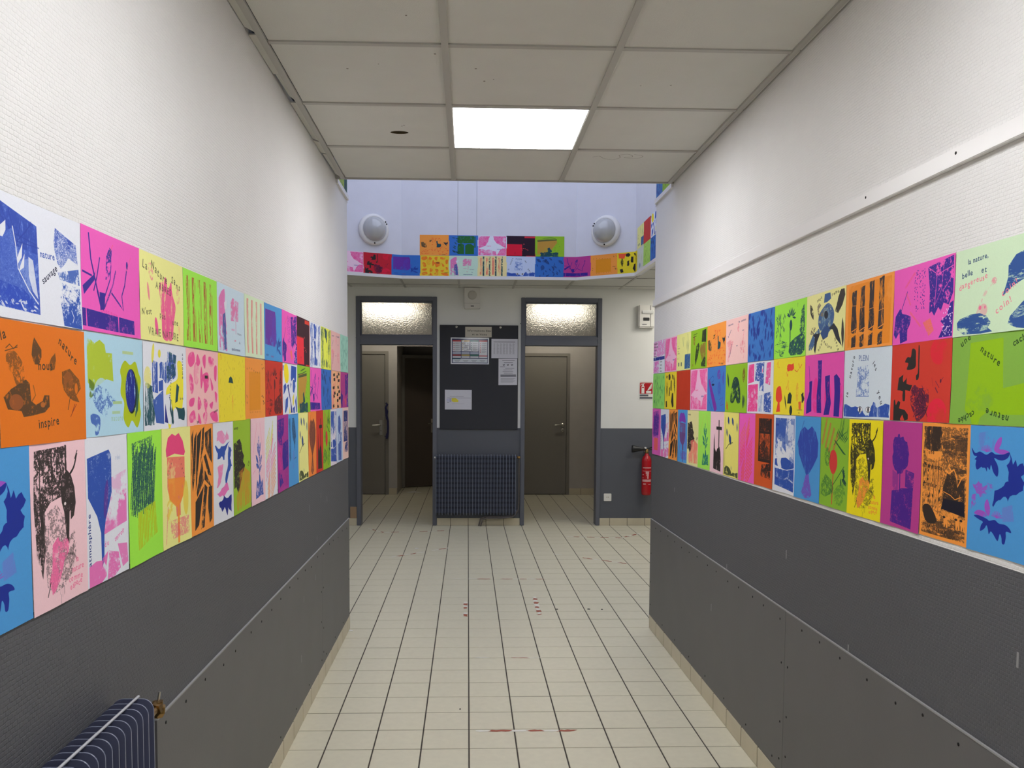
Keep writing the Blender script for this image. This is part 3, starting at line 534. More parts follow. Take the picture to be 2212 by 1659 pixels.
def d_leafw(p):
    p.cut('20,10 40,8 60,14 70,8 78,18 50,22 18,18', (240, 120, 180), 3, 2, 1, a=.7, t='h'); p.cut('8,22 30,26 44,24 84,20 60,30 56,38 40,34 20,36 22,30', BLU, 3, 1.4, 2); p.cut('76,24 92,30 84,38 94,46 78,52 62,64 58,58 74,44 74,32', BLU, 3, 1.5, 3)
    p.cut('20,44 50,42 44,52 30,62 16,64 24,54', (240, 120, 180), 3, 1.4, 4, a=.8, t='p', cov=.8); p.cut('16,70 40,66 70,62 78,70 56,74 36,74', (235, 100, 180), 3, 1.4, 5, a=.85); p.cut('24,80 44,78 50,74 64,78 90,76 88,94 70,88 66,96 52,86 40,90', NAV, 3, 1.4, 6)
def d_bison(p, ink=(54, 46, 46), sp=(245, 110, 165), tx=(240, 120, 160)):
    p.f('8,4 64,3 64,18 56,24 54,34 34,36 22,42 22,62 16,78 8,62 5,36', ink, t='r', cov=.62, con=4); p.f('6,34 24,36 24,62 17,80 8,66', ink, a=.9, t='s', cov=.75, con=4); p.l('17,4 16,36', 4, ink, a=.8); p.l('36,4 38,34', 3, ink, a=.8); p.l('62,3 62,18', 6, ink)
    p.f('56,22 64,18 72,22 78,30 80,40 76,48 70,50 70,44 64,46 66,62 62,62 58,44 54,38 52,30', ink, t='p', cov=.95, con=3); p.l('68,22 78,17 84,9', 5, ink, sm=1); p.l('80,12 85,7', 2.5, ink); p.e(71, 27, 5, 4, ink); p.e(60, 39, 4, 3, (235, 220, 220)); p.f('62,44 68,44 66,64 62,62', ink)
    p.f('20,44 44,38 58,46 64,62 78,56 80,70 70,84 56,90 34,92 24,86', ink, a=.55, t='r', cov=.42, con=4); p.l('60,70 74,72 80,76', 4, ink, a=.7, t='g'); p.l('56,86 70,78 76,64', 3, ink, a=.6, t='g')
    p.cut('36,62 46,58 52,62 60,60 66,64 64,70 56,74 50,82 42,88 32,92 28,84 34,74', sp, 2, 1, 3, a=.9, t='p', cov=.85, con=3); p.l('24,92 30,84', 2.4, ink); p.sc((34, 92, 56, 99), 5, (8, 20), (1, 2), (70, 110), ink, 5, 'bar', a=.3)
    p.t('la', 78, 78, 10, tx); p.t('nature', 70, 84, 10, tx, -3); p.t('comme', 64, 90, 10, tx, -4, 1, 12); p.t('espece', 66, 94, 10, tx, -3, 0, 14)
def d_paddle(p, ink=BLU, pk=(235, 100, 180)):
    p.f('38,36 60,30 96,26 96,64 40,68', pk, a=.8, t='h', cov=.7, con=3, g=(.2, 1.05)); p.f('36,36 96,22 96,40 36,46', WHITE, a=.6); p.f('4,14 30,12 54,10 60,14 60,40 52,50 44,58 40,66 38,86 32,90 32,66 24,54 10,44 4,40', ink, t='p', cov=.97, con=4)
    p.f('4,86 20,84 44,86 42,97 4,108', pk, a=.85, t='h', cov=.92); p.f('50,80 60,82 74,84 78,96 44,104', pk, a=.85, t='r', cov=.75, con=3); p.f('72,78 96,80 98,94 84,96', pk, a=.75, t='h', cov=.9); p.f('34,84 48,80 42,90', pk, a=.8)
    p.t('atmosphère', 9, 86, 12, (40, 60, 130), -90, 0); p.t('du', 40, 77, 10, pk, -8, 4); p.t('terroir', 66, 76, 10, pk, -16); p.t('réel', 70, 18, 9, (150, 170, 210), a=.5); p.e(46, 44, 10, 40, (130, 30, 130), 12, a=.45)
def d_scrib(p, ink=TEA, low=(190, 205, 30), sq=None):
    for i in range(26):
        x = 10 + i * 2.6
        p.l([(x + 8, 10 + (i * 7) % 9), (x - 4, 56 + (i * 5) % 9)], 5, ink, t='g', cov=.72, con=5)
    p.f('12,8 72,4 76,56 14,62', ink, a=.75, t='r', cov=.5, con=5)
    if sq: p.b(22, 64, 70, 90, sq, a=.85, t='g', cov=.9)
    else:
        p.f('24,62 78,56 84,82 26,90', low, a=.85, t='s', cov=.75, con=4)
        for i in range(6): p.l([(30 + i * 9, 90), (40 + i * 9, 62)], 3, p.paper, a=.7)
def d_pop(p, cap=(238, 72, 130), body=(242, 110, 100), low=(250, 150, 50), c4=(235, 200, 50)):
    p.f('14,18 22,8 36,5 48,7 60,5 74,12 82,22 78,25 44,22 16,24', cap, sm=0); p.f('18,24 80,26 80,50 72,60 62,66 62,76 48,76 46,66 26,60 18,50', body, a=.85, t='h', cov=.95, con=3, sm=0)
    p.f('20,42 80,44 72,60 60,66 48,68 24,60', low, a=.8, t='h', cov=.9); p.l('55,64 55,98', 13, low, a=.9); p.e(26, 70, 26, 30, c4, a=.6, t='h', cov=.8); p.e(82, 62, 20, 46, c4, a=.6, t='h', cov=.8); p.b(28, 78, 92, 94, cap, a=.5, t='p', cov=.6)
    p.l('20,66 12,96', 5, cap, a=.5, t='g')
    for i in range(5): p.t('doux!'[i], 20 + i * 4, 40 - i * 3, 6, (120, 40, 60), -40); p.t('leger'[i], 62 + i * 4, 28 + i * 4, 6, (120, 40, 60), 50)
def d_shards(p, ink=(46, 40, 36)):
    L = ('6,10 14,4 12,30 4,46', '18,12 28,6 20,44 8,60 6,50', '30,10 48,4 40,24 26,54 20,60', '52,4 60,2 56,22 42,36', '62,8 92,4 94,38 76,30 62,20', '56,30 66,28 90,50 76,48', '50,32 58,52 26,66 24,62 36,48', '60,42 92,62 60,52', '18,70 56,58 30,92 14,96', '60,56 72,60 54,96 38,97', '76,60 94,60 92,92 80,95 74,80')
    for i, s in enumerate(L): p.f(s, ink, t=('s', 'r')[i % 2], cov=.88, con=5)
def d_gtree(p, ink=BLK, low=(225, 130, 40), la=.6):
    p.f('4,24 36,20 46,26 50,34 60,40 54,46 66,50 58,56 50,58 44,66 34,74 26,78 14,70 4,72', ink, t='r', cov=.86, con=5); p.f('30,56 60,52 94,60 96,94 20,97 10,84 30,74', low, a=la, t='s', cov=.65, con=4); p.e(88, 50, 14, 10, ink, a=.6, t='r', cov=.5); p.t('sauvage', 6, 9, 8, ink)
def d_plant(p, ink=BLU, ray=(240, 110, 160)):
    p.l('16,42 44,6', 2.4, ray, a=.7); p.l('88,46 66,6', 2.4, ray, a=.7); p.l('60,90 58,34', 6, ink, t='g', cov=.8)
    for x, y, a in ((50, 36, 70), (64, 36, 110), (44, 48, 40), (70, 50, 130), (56, 28, 95), (48, 56, 20), (66, 60, 150), (60, 44, 80)): p.leaf(x, y, 50, 18, a, ink, t='p', cov=.88)
    p.cut('34,88 44,72 54,78 60,66 70,76 84,72 88,92 34,94', ink, 3, 2, 3, t='p', cov=.8); p.l('14,64 30,60', 3, ray, a=.5)
def d_diag(p, c1=(242, 140, 50), c2=(240, 96, 150), c3=(222, 222, 70)):
    for i in range(15):
        y = 20 + i * 5.5
        p.l([(10 + (i > 8) * 10, y + 14), (40, y - 6)], 6, (c3, c2, c1)[min(2, i // 5)], a=.95, t='g', cov=.85); p.l([(46, y + 10), (84 - (i < 5) * 20, y - 14)], 6, (c3, c2, c1)[min(2, (i + 2) // 5)], a=.95, t='g', cov=.85)
def d_purple(p):
    p.b(3, 2, 97, 96, (150, 40, 140), a=.5, t='p', cov=.6); p.f('4,6 60,4 58,24 40,30 44,40 20,38 4,30', VIO, a=.9, t='p', cov=.75, con=4); p.f('48,38 96,34 96,70 52,74 44,56', VIO, t='p', cov=.9, con=3); p.f('10,74 34,78 50,90 14,94', VIO, t='p', cov=.85); p.e(30, 52, 12, 10, (90, 20, 70), a=.8, t='r'); p.f('6,40 40,44 36,72 4,70', (215, 50, 150), a=.7, t='p')
def d_bluebis(p, ink=(40, 80, 120)):
    p.f('4,6 22,6 26,40 28,62 18,66 6,50', ink, a=.8, t='s', cov=.7, con=4); p.f('40,6 60,6 72,20 78,34 70,42 62,50 56,40 46,36 38,20', ink, a=.9, t='r', cov=.85, con=4); p.l('66,40 64,52', 4, ink); p.f('50,50 60,52 58,72 44,80 40,68', (110, 130, 210), a=.7, t='p'); p.l('60,64 78,62 74,70', 3, ink)
def d_yb(p, ink=(30, 66, 130), gr=(70, 80, 50)):
    p.leaf(30, 13, 40, 24, 70, ink); p.leaf(58, 14, 44, 24, 60, ink); p.leaf(88, 22, 44, 14, 84, ink); p.leaf(20, 32, 40, 16, 78, ink); p.leaf(42, 42, 58, 34, 60, ink); p.l('14,58 34,50 60,46', 4, gr); p.l('8,8 8,94', 2, gr); p.cut('4,98 6,88 20,84 40,86 56,94 70,92 96,90 96,99', gr, 3, 1.4, 5, t='r', cov=.9); p.leaf(54, 86, 20, 7, 80, ink)
def d_balloon(p, ink=(110, 60, 50), a=.9, low=None):
    p.f('20,18 36,12 50,16 66,11 82,18 92,30 90,46 74,58 58,68 48,70 34,60 16,46 10,32', ink, a=a, t='s', cov=.95, con=3, sm=0); p.f('46,70 58,68 60,76 70,92 60,97 44,98 30,92 40,78', low or ink, a=.75, t='p', cov=.7, con=3); p.l('8,36 34,5', 2.5, ink, a=.8)
def d_cross(p, ink=BLK):
    p.b(60, 13, 66, 62, ink); p.b(44, 24, 84, 29, ink); p.f('26,46 30,36 34,60 44,66 52,60 60,58 68,56 76,64 80,76 80,96 24,94', ink, t='p', cov=.98, con=6)
def d_green(p, st=(190, 120, 60), lf=(30, 90, 50), red=(214, 60, 56)):
    for i in range(4): p.l([(6 + i * 12, 30 + i * 4), (22 + i * 13, 2 + i * 5)], 12, st, a=.85, t='g', cov=.92)
    p.l('48,30 66,22 92,14', 2.5, lf)
    for i in range(8): p.leaf(60 + i * 4.5, 16 + i, 38, 5, -58 + i * 3, lf, t='g', cov=.85); p.leaf(56 + i * 4, 27 + i * 1.5, 34, 6, 30 - i * 2, lf, t='g', cov=.85)
    p.sc((66, 2, 96, 18), 8, (40, 60), (2, 4), (-84, -60), lf, 4, a=.8); p.f('34,44 40,37 52,36 60,42 62,52 54,61 44,62 34,54', red, sm=1); p.l('49,60 47,96', 6, (205, 90, 50)); p.e(26, 44, 22, 32, lf, a=.5, t='r', cov=.5)
    p.f('52,78 44,70 20,64 6,76 4,88 22,90 48,84', lf, a=.55, t='r', cov=.6, con=3); p.f('52,82 66,74 86,70 94,84 76,96 56,94', lf, a=.4, t='r', cov=.5)
    for i in range(7): p.l([(48, 82), (8 + i * 6, 70 + i * 3)], 1.4, lf, a=.5)
    p.sc((70, 54, 94, 74), 9, (20, 34), (7, 13), (20, 140), (24, 70, 60), 6, a=.85, t='p', cov=.85); p.l('50,74 86,52', 3, lf)
def d_bphoto(p, ink=BLU):
    p.b(8, 4, 96, 92, ink, a=.6, t='h', cov=.5, con=3); p.f('8,4 60,4 54,30 60,48 40,40 8,46', ink, a=.8, t='h', cov=.7, con=3); p.f('8,58 30,56 60,54 94,60 96,66 60,70 8,66', ink, t='p', cov=.97); p.f('8,70 60,70 96,68 96,96 10,92', ink, t='p', cov=.95, con=4)
    p.f('20,36 28,32 30,44 42,50 36,60 40,68 28,70 18,60 22,50', WHITE, a=.95, sm=1); p.f('30,34 40,34 38,42 30,42', WHITE); p.f('66,10 92,12 94,56 78,52 68,36', WHITE, a=.8, t='p', cov=.7); p.l('38,70 66,70 96,66', 2, WHITE); p.l('46,84 66,80 92,84', 6, WHITE, a=.8, t='r', cov=.6)
    p.t('belle', 10, 14, 8, NAV); p.t('pure', 70, 34, 8, NAV); p.t('calme', 10, 84, 8, NAV)
def d_ptree(p, ink=(76, 30, 140)):
    p.cut('28,18 40,12 50,14 64,18 70,30 64,42 54,48 42,50 28,40', ink, 4, 2, 4, t='p', cov=.97, con=4); p.l('48,44 49,72', 5, ink); p.f('28,46 44,50 44,66 30,68', ink, a=.35, t='h'); p.f('62,44 84,46 82,62 62,60', ink, a=.85, t='p', cov=.9); p.f('28,66 46,64 52,62 82,60 80,98 26,96', ink, t='p', cov=.93, con=4)
def d_window(p, ink=(36, 50, 120)):
    p.b(20, 8, 88, 66, ink, a=.5, t='p', cov=.6); p.b(20, 8, 26, 66, ink); p.b(82, 8, 90, 76, ink); p.b(20, 6, 90, 26, ink, t='p', cov=.9); p.b(20, 24, 90, 27, ink); p.b(20, 62, 90, 66, ink); p.b(50, 26, 53, 66, ink); p.f('26,44 50,36 82,50 82,62 26,62', ink, a=.9, t='r', cov=.7); p.f('40,70 88,66 88,88 34,86', ink, t='r', cov=.75)
def d_grand(p, ink=(52, 40, 34)):
    p.b(4, 3, 95, 97, ink, a=.62, t='r', cov=.5, con=2.6); p.f('48,12 70,8 94,3 95,40 70,42 50,30 44,24', ink, a=.7, t='w', cov=.68, con=2.6); p.f('4,3 40,3 46,18 30,26 6,22', ink, a=.95, t='s', cov=.68, con=5)
    p.f('10,25 44,24 42,31 30,33 14,31', p.paper); p.f('56,42 66,40 76,46 92,46 93,76 72,74 50,72 48,56', ink, a=.95, t='p', cov=.9, con=3); p.l('52,40 60,42 70,38 76,44 78,52 86,44 95,42', 5, p.paper); p.l('50,58 64,60 74,63 86,60', 2, p.paper)
    p.f('50,64 92,64 94,76 46,73', (26, 24, 40)); p.b(6, 34, 42, 72, p.paper, a=.65, t='h', cov=.8); p.sc((6, 34, 44, 72), 30, (8, 16), (3, 5), (86, 94), ink, 4); p.sc((8, 40, 40, 72), 8, (50, 90), (1, 1.6), (86, 94), ink, 5, 'bar')
    p.f('6,74 20,72 34,80 36,86 20,88 10,84', ink, sm=1); p.f('40,74 96,76 96,82 40,78', p.paper, a=.7, t='w'); p.b(4, 84, 95, 97, ink, a=.7, t='w', cov=.6, con=3)
    for x in (52, 76, 86): p.f([(x, 80), (x + 8, 79), (x + 9, 88), (x + 6, 88), (x + 5, 84), (x + 3, 88), (x + 1, 88)], p.paper); p.e(x + 1, 79.5, 6, 3, ink)
    K = (40, 30, 26); p.t('à  une', 3, 27, 9, K, 0, 2); p.t('surprenante', 2, 39, 10, K, 2); p.t('grandeur', 4, 55, 10, K, 3); p.t('vue', 10, 65, 9, K, 3); p.t('intermittente', 6, 91, 11, K, 6, 0)
def d_pale(p):
    p.e(40, 82, 34, 24, (70, 90, 170), a=.8, t='s', cov=.6, con=5); p.e(30, 40, 40, 30, (200, 160, 90), a=.35, t='p', cov=.4); p.e(70, 50, 20, 40, (160, 170, 90), a=.4, t='s')
def d_arches(p):
    c = (36, 104, 40)
    p.b(30, 3, 86, 38, c, t='p', cov=.95); p.b(86, 6, 92, 60, c, a=.6); p.f('30,56 32,44 42,38 52,46 52,92 30,92', c, t='p', cov=.95); p.f('56,92 56,50 64,42 76,42 86,52 86,92', c); p.sc((16, 12, 36, 90), 14, (26, 44), (8, 14), (0, 50), (26, 70, 70), 3, a=.8)
def d_orgleaf(p):
    d_shapes(p, (242, 120, 30))

# rows: (label, paper colour, design), near end of the wall first
MINTP=(220,238,205)
L1=[('white sheet with blue forest and meadow photos and the words nature sauvage',WHITE,d_wild),
('magenta sheet with violet bare branches over a dark bar, left wall top row',MAG,d_branch),
('pale yellow sheet with pink handprint and large pencilled letters about trees',YEL,d_arbres),
('lime sheet with rust brown vertical stripes, left wall top row',LIME,lambda p:d_stripes(p,(176,96,40),(190,80,50),5)),
('pale blue sheet with pink tree and blue figure, left wall top row',(205,226,240),d_quot),
('cream sheet with thin pink vertical lines, left wall top row',MINTP,d_lines),
('blue sheet with purple rectangle and flower, left wall top row',BLUP,d_blue),
('magenta sheet with violet twig and leaf collage, left wall top row',MAG,d_collage),
('dark maroon sheet with bright red square, left wall top row',RED,d_dark),
('white sheet with blue torn brush shapes, left wall top row',WHITE,d_splash),
('yellow sheet with dark green torn shapes and pale splash',(235,240,90),lambda p:d_splash(p,TEA,(238,244,90))),
('pale pink sheet with faint pink trees, left wall top row',(240,190,185),d_trees),
('mint sheet with dark teal brush strokes, last of left wall top row',(170,222,200),d_strokes)]
L2=[('orange sheet with brown crumpled shapes and words la nature nous inspire',ORA,d_orange),
('light blue sheet with lime cloud and dark blue oval',SKY,d_sky),
('white sheet with blue, yellow and green painted collage',WHITE,d_mix),
('pale pink sheet with many pink cut shapes, left wall middle row',(250,195,195),d_shapes),
('yellow sheet with a tiny dark mushroom umbrella, left wall middle row',YLW,d_mush),
('light orange sheet with darker orange square, left wall middle row',LORA,d_square),
('red sheet with dark flowers and bushes, left wall middle row',RED,lambda p:d_garden(p,(90,28,34))),
('white sheet with yellow sun and blue cut shapes, left wall middle row',WHITE,d_sun),
('green sheet with tan slope and dark grass, left wall middle row',GRN,d_hill),
('small magenta sheet with violet branches, left wall middle row far end',MAG,d_branch),
('blue sheet with dark blue leaf strokes, left wall middle row',MBLU,d_bluedark),
('peach sheet with black blocks over pink stripes, left wall middle row',(250,190,140),d_blocks),
('plum sheet with dark violet collage, last of left wall middle row',PLUM,lambda p:d_collage(p,VIO,0))]
L3=[('light blue tall sheet with dark blue lily shapes, left wall bottom row',BLUP,d_flower),
('pale pink tall sheet with a black horned cow in a wood',(246,205,212),d_bison),
('white tall sheet with blue paddle, pink fields and word atmosphère',WHITE,d_paddle),
('lime tall sheet with dark green scribble, left wall bottom row',LIME,d_scrib),
('pale yellow tall sheet with pink ice lolly shape, left wall bottom row',YEL,d_pop),
('orange tall sheet with large black shards, left wall bottom row',LORA,d_shards),
('white tall sheet with blue and pink torn leaves',WHITE,d_leafw),
('green tall sheet with black tree crown over orange grass',(160,200,50),d_gtree),
('pale pink tall sheet with blue plant and rays',PALEP,d_plant),
('white tall sheet with yellow, pink and orange diagonal strokes',WHITE,d_diag),
('purple tall sheet with dark violet patches, left wall bottom row',(178,55,150),d_purple),
('light blue tall sheet with dark horned animal, left wall bottom row',BLUP,d_bluebis),
('yellow tall sheet with blue leaves, left wall bottom row',YEL,d_yb),
('orange tall sheet with brown balloon shape, left wall bottom row',(248,140,60),d_balloon),
('red tall sheet with black cross above dark town, left wall bottom row',RED,d_cross),
('green tall sheet with small red oval and leaves, left wall bottom row',GRN,d_green),
('white tall sheet with blue cloudy photo, left wall bottom row far end',(235,225,235),d_bphoto),
('pale blue narrow-looking sheet with faded blue tree, left wall bottom row',(205,220,240),lambda p:d_ptree(p,(70,100,180))),
('peach tall sheet with dark blue window picture, last on left wall',(250,212,200),d_window)]
R1=[('mint sheet with blue rock photos and words la nature belle et dangereuse',(208,232,196),d_mint),
('magenta sheet with violet branch photo, dots and oak leaf, right wall',MAG,d_collage),
('orange sheet with four dark tree trunks, right wall top row',LORA,d_trunks),
('pale yellow sheet with blue turtle made of leaves',(240,236,160),d_turtle),
('lime sheet with teal flower, bushes and pond, right wall top row',LIME,d_garden),
('blue sheet covered with dark blue drops, right wall top row',(62,124,204),d_drops),
('pale pink sheet with pink trees and small words, right wall top row',(250,205,200),d_trees),
('orange sheet with black leaves and red marks, right wall top row',LORA,d_marks),
('green sheet with dark brown and olive trunks, right wall top row',GRN,d_camo),
('pale yellow sheet with blue square and thin stems, right wall top row',YEL,d_note),
('pink sheet with pale star shape, right wall top row',(245,190,220),d_star),
('white and violet sheet with lines of dark words, last of right wall top row',WHITE,d_violet)]
R2=[('green sheet with darker green block and words une nature cachée',(134,182,70),d_hidden),
('red sheet with black plant silhouettes, right wall middle row',(214,60,44),d_redblk),
('pale blue-white sheet with two eyes peeping over a blue edge',(214,226,236),d_yeux),
('magenta sheet with four dark violet posts, right wall middle row',(238,84,180),d_posts),
('yellow sheet with red tree and dark leaves, right wall middle row',YLW,d_redtree),
('white sheet with pink and blue rectangles, right wall middle row',WHITE,d_rects),
('green sheet with dark leaf dome and brown leaf, right wall middle row',GRN,d_leafdome),
('blue sheet with long purple pod, right wall middle row',(66,124,204),d_pod),
('pink sheet with pale star shape, right wall middle row',(245,190,220),d_star),
('plain rust red sheet, right wall middle row',(200,60,28),d_blank),
('yellow sheet with black leaves, right wall middle row',(240,216,50),d_yleaf),
('light green sheet with dark strokes, last of right wall middle row',(150,225,110),lambda p:d_strokes(p,(40,110,70)))]
R3=[('light blue tall sheet with dark blue lilies and violet petals, right wall',BLUP,d_flower),
('orange tall sheet with black landscape photo and words surprenante grandeur',LORA,d_grand),
('plum tall sheet with violet tree, right wall bottom row',PLUM,d_ptree),
('bright yellow tall sheet with black horned cow, right wall bottom row',(246,228,20),lambda p:d_bison(p,(50,48,24),(250,150,60),(245,140,60))),
('green tall sheet with red oval, stripes and fern, right wall bottom row',(140,190,50),d_green),
('light blue tall sheet with dark blue balloon shape, right wall bottom row',BLUP,lambda p:d_balloon(p,(44,60,165),.85,(130,70,190))),
('white tall sheet with blue valley photo, right wall bottom row',WHITE,d_bphoto),
('rust orange tall sheet with black window picture, right wall bottom row',(214,90,36),lambda p:d_window(p,(50,32,28))),
('magenta tall sheet with orange diagonal strokes, right wall bottom row',(240,96,190),lambda p:d_diag(p,(246,84,50),(244,70,84),(240,110,90))),
('yellow tall sheet with blue leaves and twig, right wall bottom row',(238,228,120),d_yb),
('pale pink tall sheet with black cross over dark town, right wall bottom row',PALEP,d_cross),
('lime tall sheet with teal plant, right wall bottom row',(168,236,90),lambda p:d_plant(p,(24,120,110),(230,170,90))),
('cream tall sheet with black tree over coral grass, right wall bottom row',(232,226,160),lambda p:d_gtree(p,BLK,(250,120,110),.8)),
('light blue tall sheet with purple ice lolly shape, right wall bottom row',BLUP,lambda p:d_pop(p,(130,60,180),(120,80,140),(110,70,130),(110,110,210))),
('small orange tall sheet with black shards, right wall bottom row far end',LORA,d_shards),
('white tall sheet with blue paddle, right wall bottom row far end',WHITE,d_paddle),
('magenta tall sheet with violet scribble and orange square, last on right wall',(226,100,190),lambda p:d_scrib(p,VIO,sq=(240,100,70)))]
SU=[('orange sheet with black leaves, first of upper row in light well',LORA,d_marks),
('blue sheet with green arches, upper row in light well',MBLU,d_arches),
('white and pink star sheet, upper row in light well',WHITE,d_star),
('dark sheet with red square, upper row in light well',(214,44,60),lambda p:d_dark(p,(40,14,36),(220,16,54))),
('green sheet with tan slope, upper row in light well',GRN,d_hill)]
SL=[('pink star sheet, leftmost in light well lower row',(248,215,232),d_star),
('crimson sheet with black plants, second in light well lower row',(200,30,50),lambda p:d_redblk(p)),
('blue sheet with purple rectangle, third in light well lower row',MBLU,d_blue),
('yellow sheet with orange cut shapes, light well lower row',(240,205,50),d_orgleaf),
('mint sheet with pink tree and blue figure, light well lower row',(200,228,205),d_quot),
('cream sheet with coral and teal stripes, light well lower row',(240,225,160),lambda p:d_stripes(p,(240,120,100),(240,150,110),4,TEA)),
('pale blue sheet with two peeping eyes, light well lower row',(200,214,240),d_yeux),
('blue sheet with dark leaves, light well lower row',MBLU,d_bluedark),
('plum sheet with violet branches, light well lower row',PLUM,d_branch),
('orange sheet with darker orange square, light well lower row',LORA,d_square),
('yellow sheet with black leaves bent round light well corner',(238,216,40),lambda p:(d_yleaf(p),p.cut('4,4 34,6 26,30 6,26',(245,90,50),2,2,3))),
('pale cream sheet with blue hatching on light well side',(215,222,205),d_pale),
('lime sheet with green strokes on light well side',(180,225,100),lambda p:d_strokes(p,(120,160,60),3)),
('blue sheet with dark strokes on light well side',(46,110,190),d_bluedark)]
SS=[('pale yellow sheet with blue square on light well side',YEL,d_note),
('plain red sheet on light well side, upper row',(214,52,52),d_blank),
('white sheet with yellow sun and blue shapes on light well side',WHITE,d_sun)]
SN=[('lime sheet with dark green bush above left wall end',(205,220,80),lambda p:p.b(0,0,100,100,(60,110,50),a=.6,t='s',cov=.5)),
('dark green sheet above left wall end, nearer the opening',(40,90,80),lambda p:(p.b(50,0,100,60,(120,110,60),a=.8,t='s'),p.e(50,80,50,40,(20,50,60)))),
('green sheet above right wall end',GRN,d_camo),
('blue sheet with dark strokes above right wall end',(60,120,190),d_drops)]

# ---------------------------------------------------------------- materials
XL, XR, YE, YF = -.743, 1.1643, 5.2295, 9.374
ZC, ZH = 2.684, 2.655
WHT, GRY = (228, 227, 225), (90, 91, 95)
M_wl = wall_mat('corridor left wall paint', WHT, GRY, 1.104, 'Y', .62)
M_wr = wall_mat('corridor right wall paint', WHT, GRY, 1.112, 'Y', .62)
M_wf = wall_mat('hall wall paint', (228, 228, 224), (90, 93, 100), 1.10, 'X', .25)
M_shaft = mat('light well white paint', (218, 218, 224), .6, noise=.02, bump=.2, bscale=90)
M_room = mat('back room paint', (178, 174, 170), .6, noise=.03, bump=.15)
M_panel = mat('wall panel grey paint', (98, 97, 98), .5, noise=.04, nscale=5, bump=.12, bscale=200)
M_frame = mat('door frame slate paint', (94, 97, 106), .45, bump=.1)
M_leaf = mat('door leaf taupe', (132, 128, 121), .5)
M_leafd = mat('dark door leaf', (88, 77, 68), .55)
M_tile = mat('floor tile beige', (211, 206, 183), .38, noise=.03, nscale=30, spec=.4, bump=.05, bscale=500)
M_tileb = mat('skirting tile beige', (200, 191, 166), .4, noise=.06, nscale=4, spec=.4)
M_brown = mat('old brown skirting piece', (158, 130, 100), .6)
M_grout = mat('dark grout', (66, 60, 54), .9)
M_ctile = mat('ceiling tile', (208, 207, 201), .9, noise=.015, bump=.5, bscale=420)
M_bar = mat('ceiling grid metal', (176, 174, 168), .5)
M_white = mat('white plastic', (228, 226, 220), .35)
M_trim = mat('white trim', (230, 228, 226), .4)
M_dark = mat('black gap', (14, 13, 12), .9)
M_steel = mat('brushed steel', (200, 198, 192), .3, metal=1)
M_brass = mat('brass', (150, 120, 76), .35, metal=1)
M_led = mat('led diffuser', (252, 252, 255), .5, emit=PANEL)
M_tube = mat('tube lamp cover', (255, 247, 230), .5, emit=ROOM)
M_warm = mat('warm lamp', (255, 190, 110), .5, emit=6)
M_cavity = mat('dark ceiling void', (30, 28, 26), .9)
M_glass = mat('rough glass', (176, 176, 171), .07, trans=1, bump=1, bscale=95)
M_glass.node_tree.nodes['Bump'].inputs['Distance'].default_value = .0024
M_rad = mat('radiator blue grey enamel', (80, 88, 108), .3, spec=.6)
M_radn = mat('radiator navy enamel', (84, 88, 112), .28, spec=.6)
M_rod = mat('pale radiator rod', (176, 178, 184), .35)
M_board = mat('notice board charcoal felt', (52, 53, 58), .85, bump=.3, bscale=300)
M_paper = mat('office paper', (214, 214, 222), .5)
M_ink = mat('print black', (50, 50, 56), .6)
M_red = mat('fire red', (178, 16, 28), .25, spec=.6)
M_blk = mat('black rubber', (22, 23, 24), .45)
M_tred = mat('worn red tape', (158, 84, 60), .6); M_twht = mat('worn white tape', (226, 224, 214), .5)
M_navy = mat('navy strap', (34, 34, 84), .7)
M_lamp = mat('frosted lamp dome', (182, 182, 178), .12, spec=.7, coat=.5)
M_spk = mat('speaker grey plastic', (216, 213, 206), .5); M_grille = mat('speaker grille', (188, 184, 176), .7)
M_hole = mat('torn mineral wool', (74, 62, 36), .95)
M_mark = mat('pencil mark', (120, 112, 100), .9)
M_paleg = mat('pale chip and lit edge', (150, 150, 150), .7)

# ---------------------------------------------------------------- floor
GX, GY, T = .0103, 3.6234, .2
floor = MB().box(-3.4, 3.8, -1.9, 13.9, -.05, -.0025).build('floor', M_grout, kind='structure', label='beige square tiled floor with dark joints')
tm = MB()
hw, bz = .0972, .001
tm.add([(-hw, -hw, -.002), (hw, -hw, -.002), (hw, hw, -.002), (-hw, hw, -.002), (-hw + bz, -hw + bz, 0), (hw - bz, -hw + bz, 0), (hw - bz, hw - bz, 0), (-hw + bz, hw - bz, 0)],
       [(4, 5, 6, 7), (0, 1, 5, 4), (1, 2, 6, 5), (2, 3, 7, 6), (3, 0, 4, 7)])
t0 = tm.build('tile', M_tile); tile_me = t0.data; bpy.data.objects.remove(t0)
rest = MB(); grnd = random.Random(2)
def tile_xy(i, j): return GX + (i + .5) * T, GY + (j + .5) * T
cells = []
for j in range(-27, 50):
    for i in range(-17, 19):
        x, y = tile_xy(i, j)
        inside = (XL - .09 < x < XR + .09 and y < YE) or (YE <= y)
        if inside: cells.append((i, j, x, y))
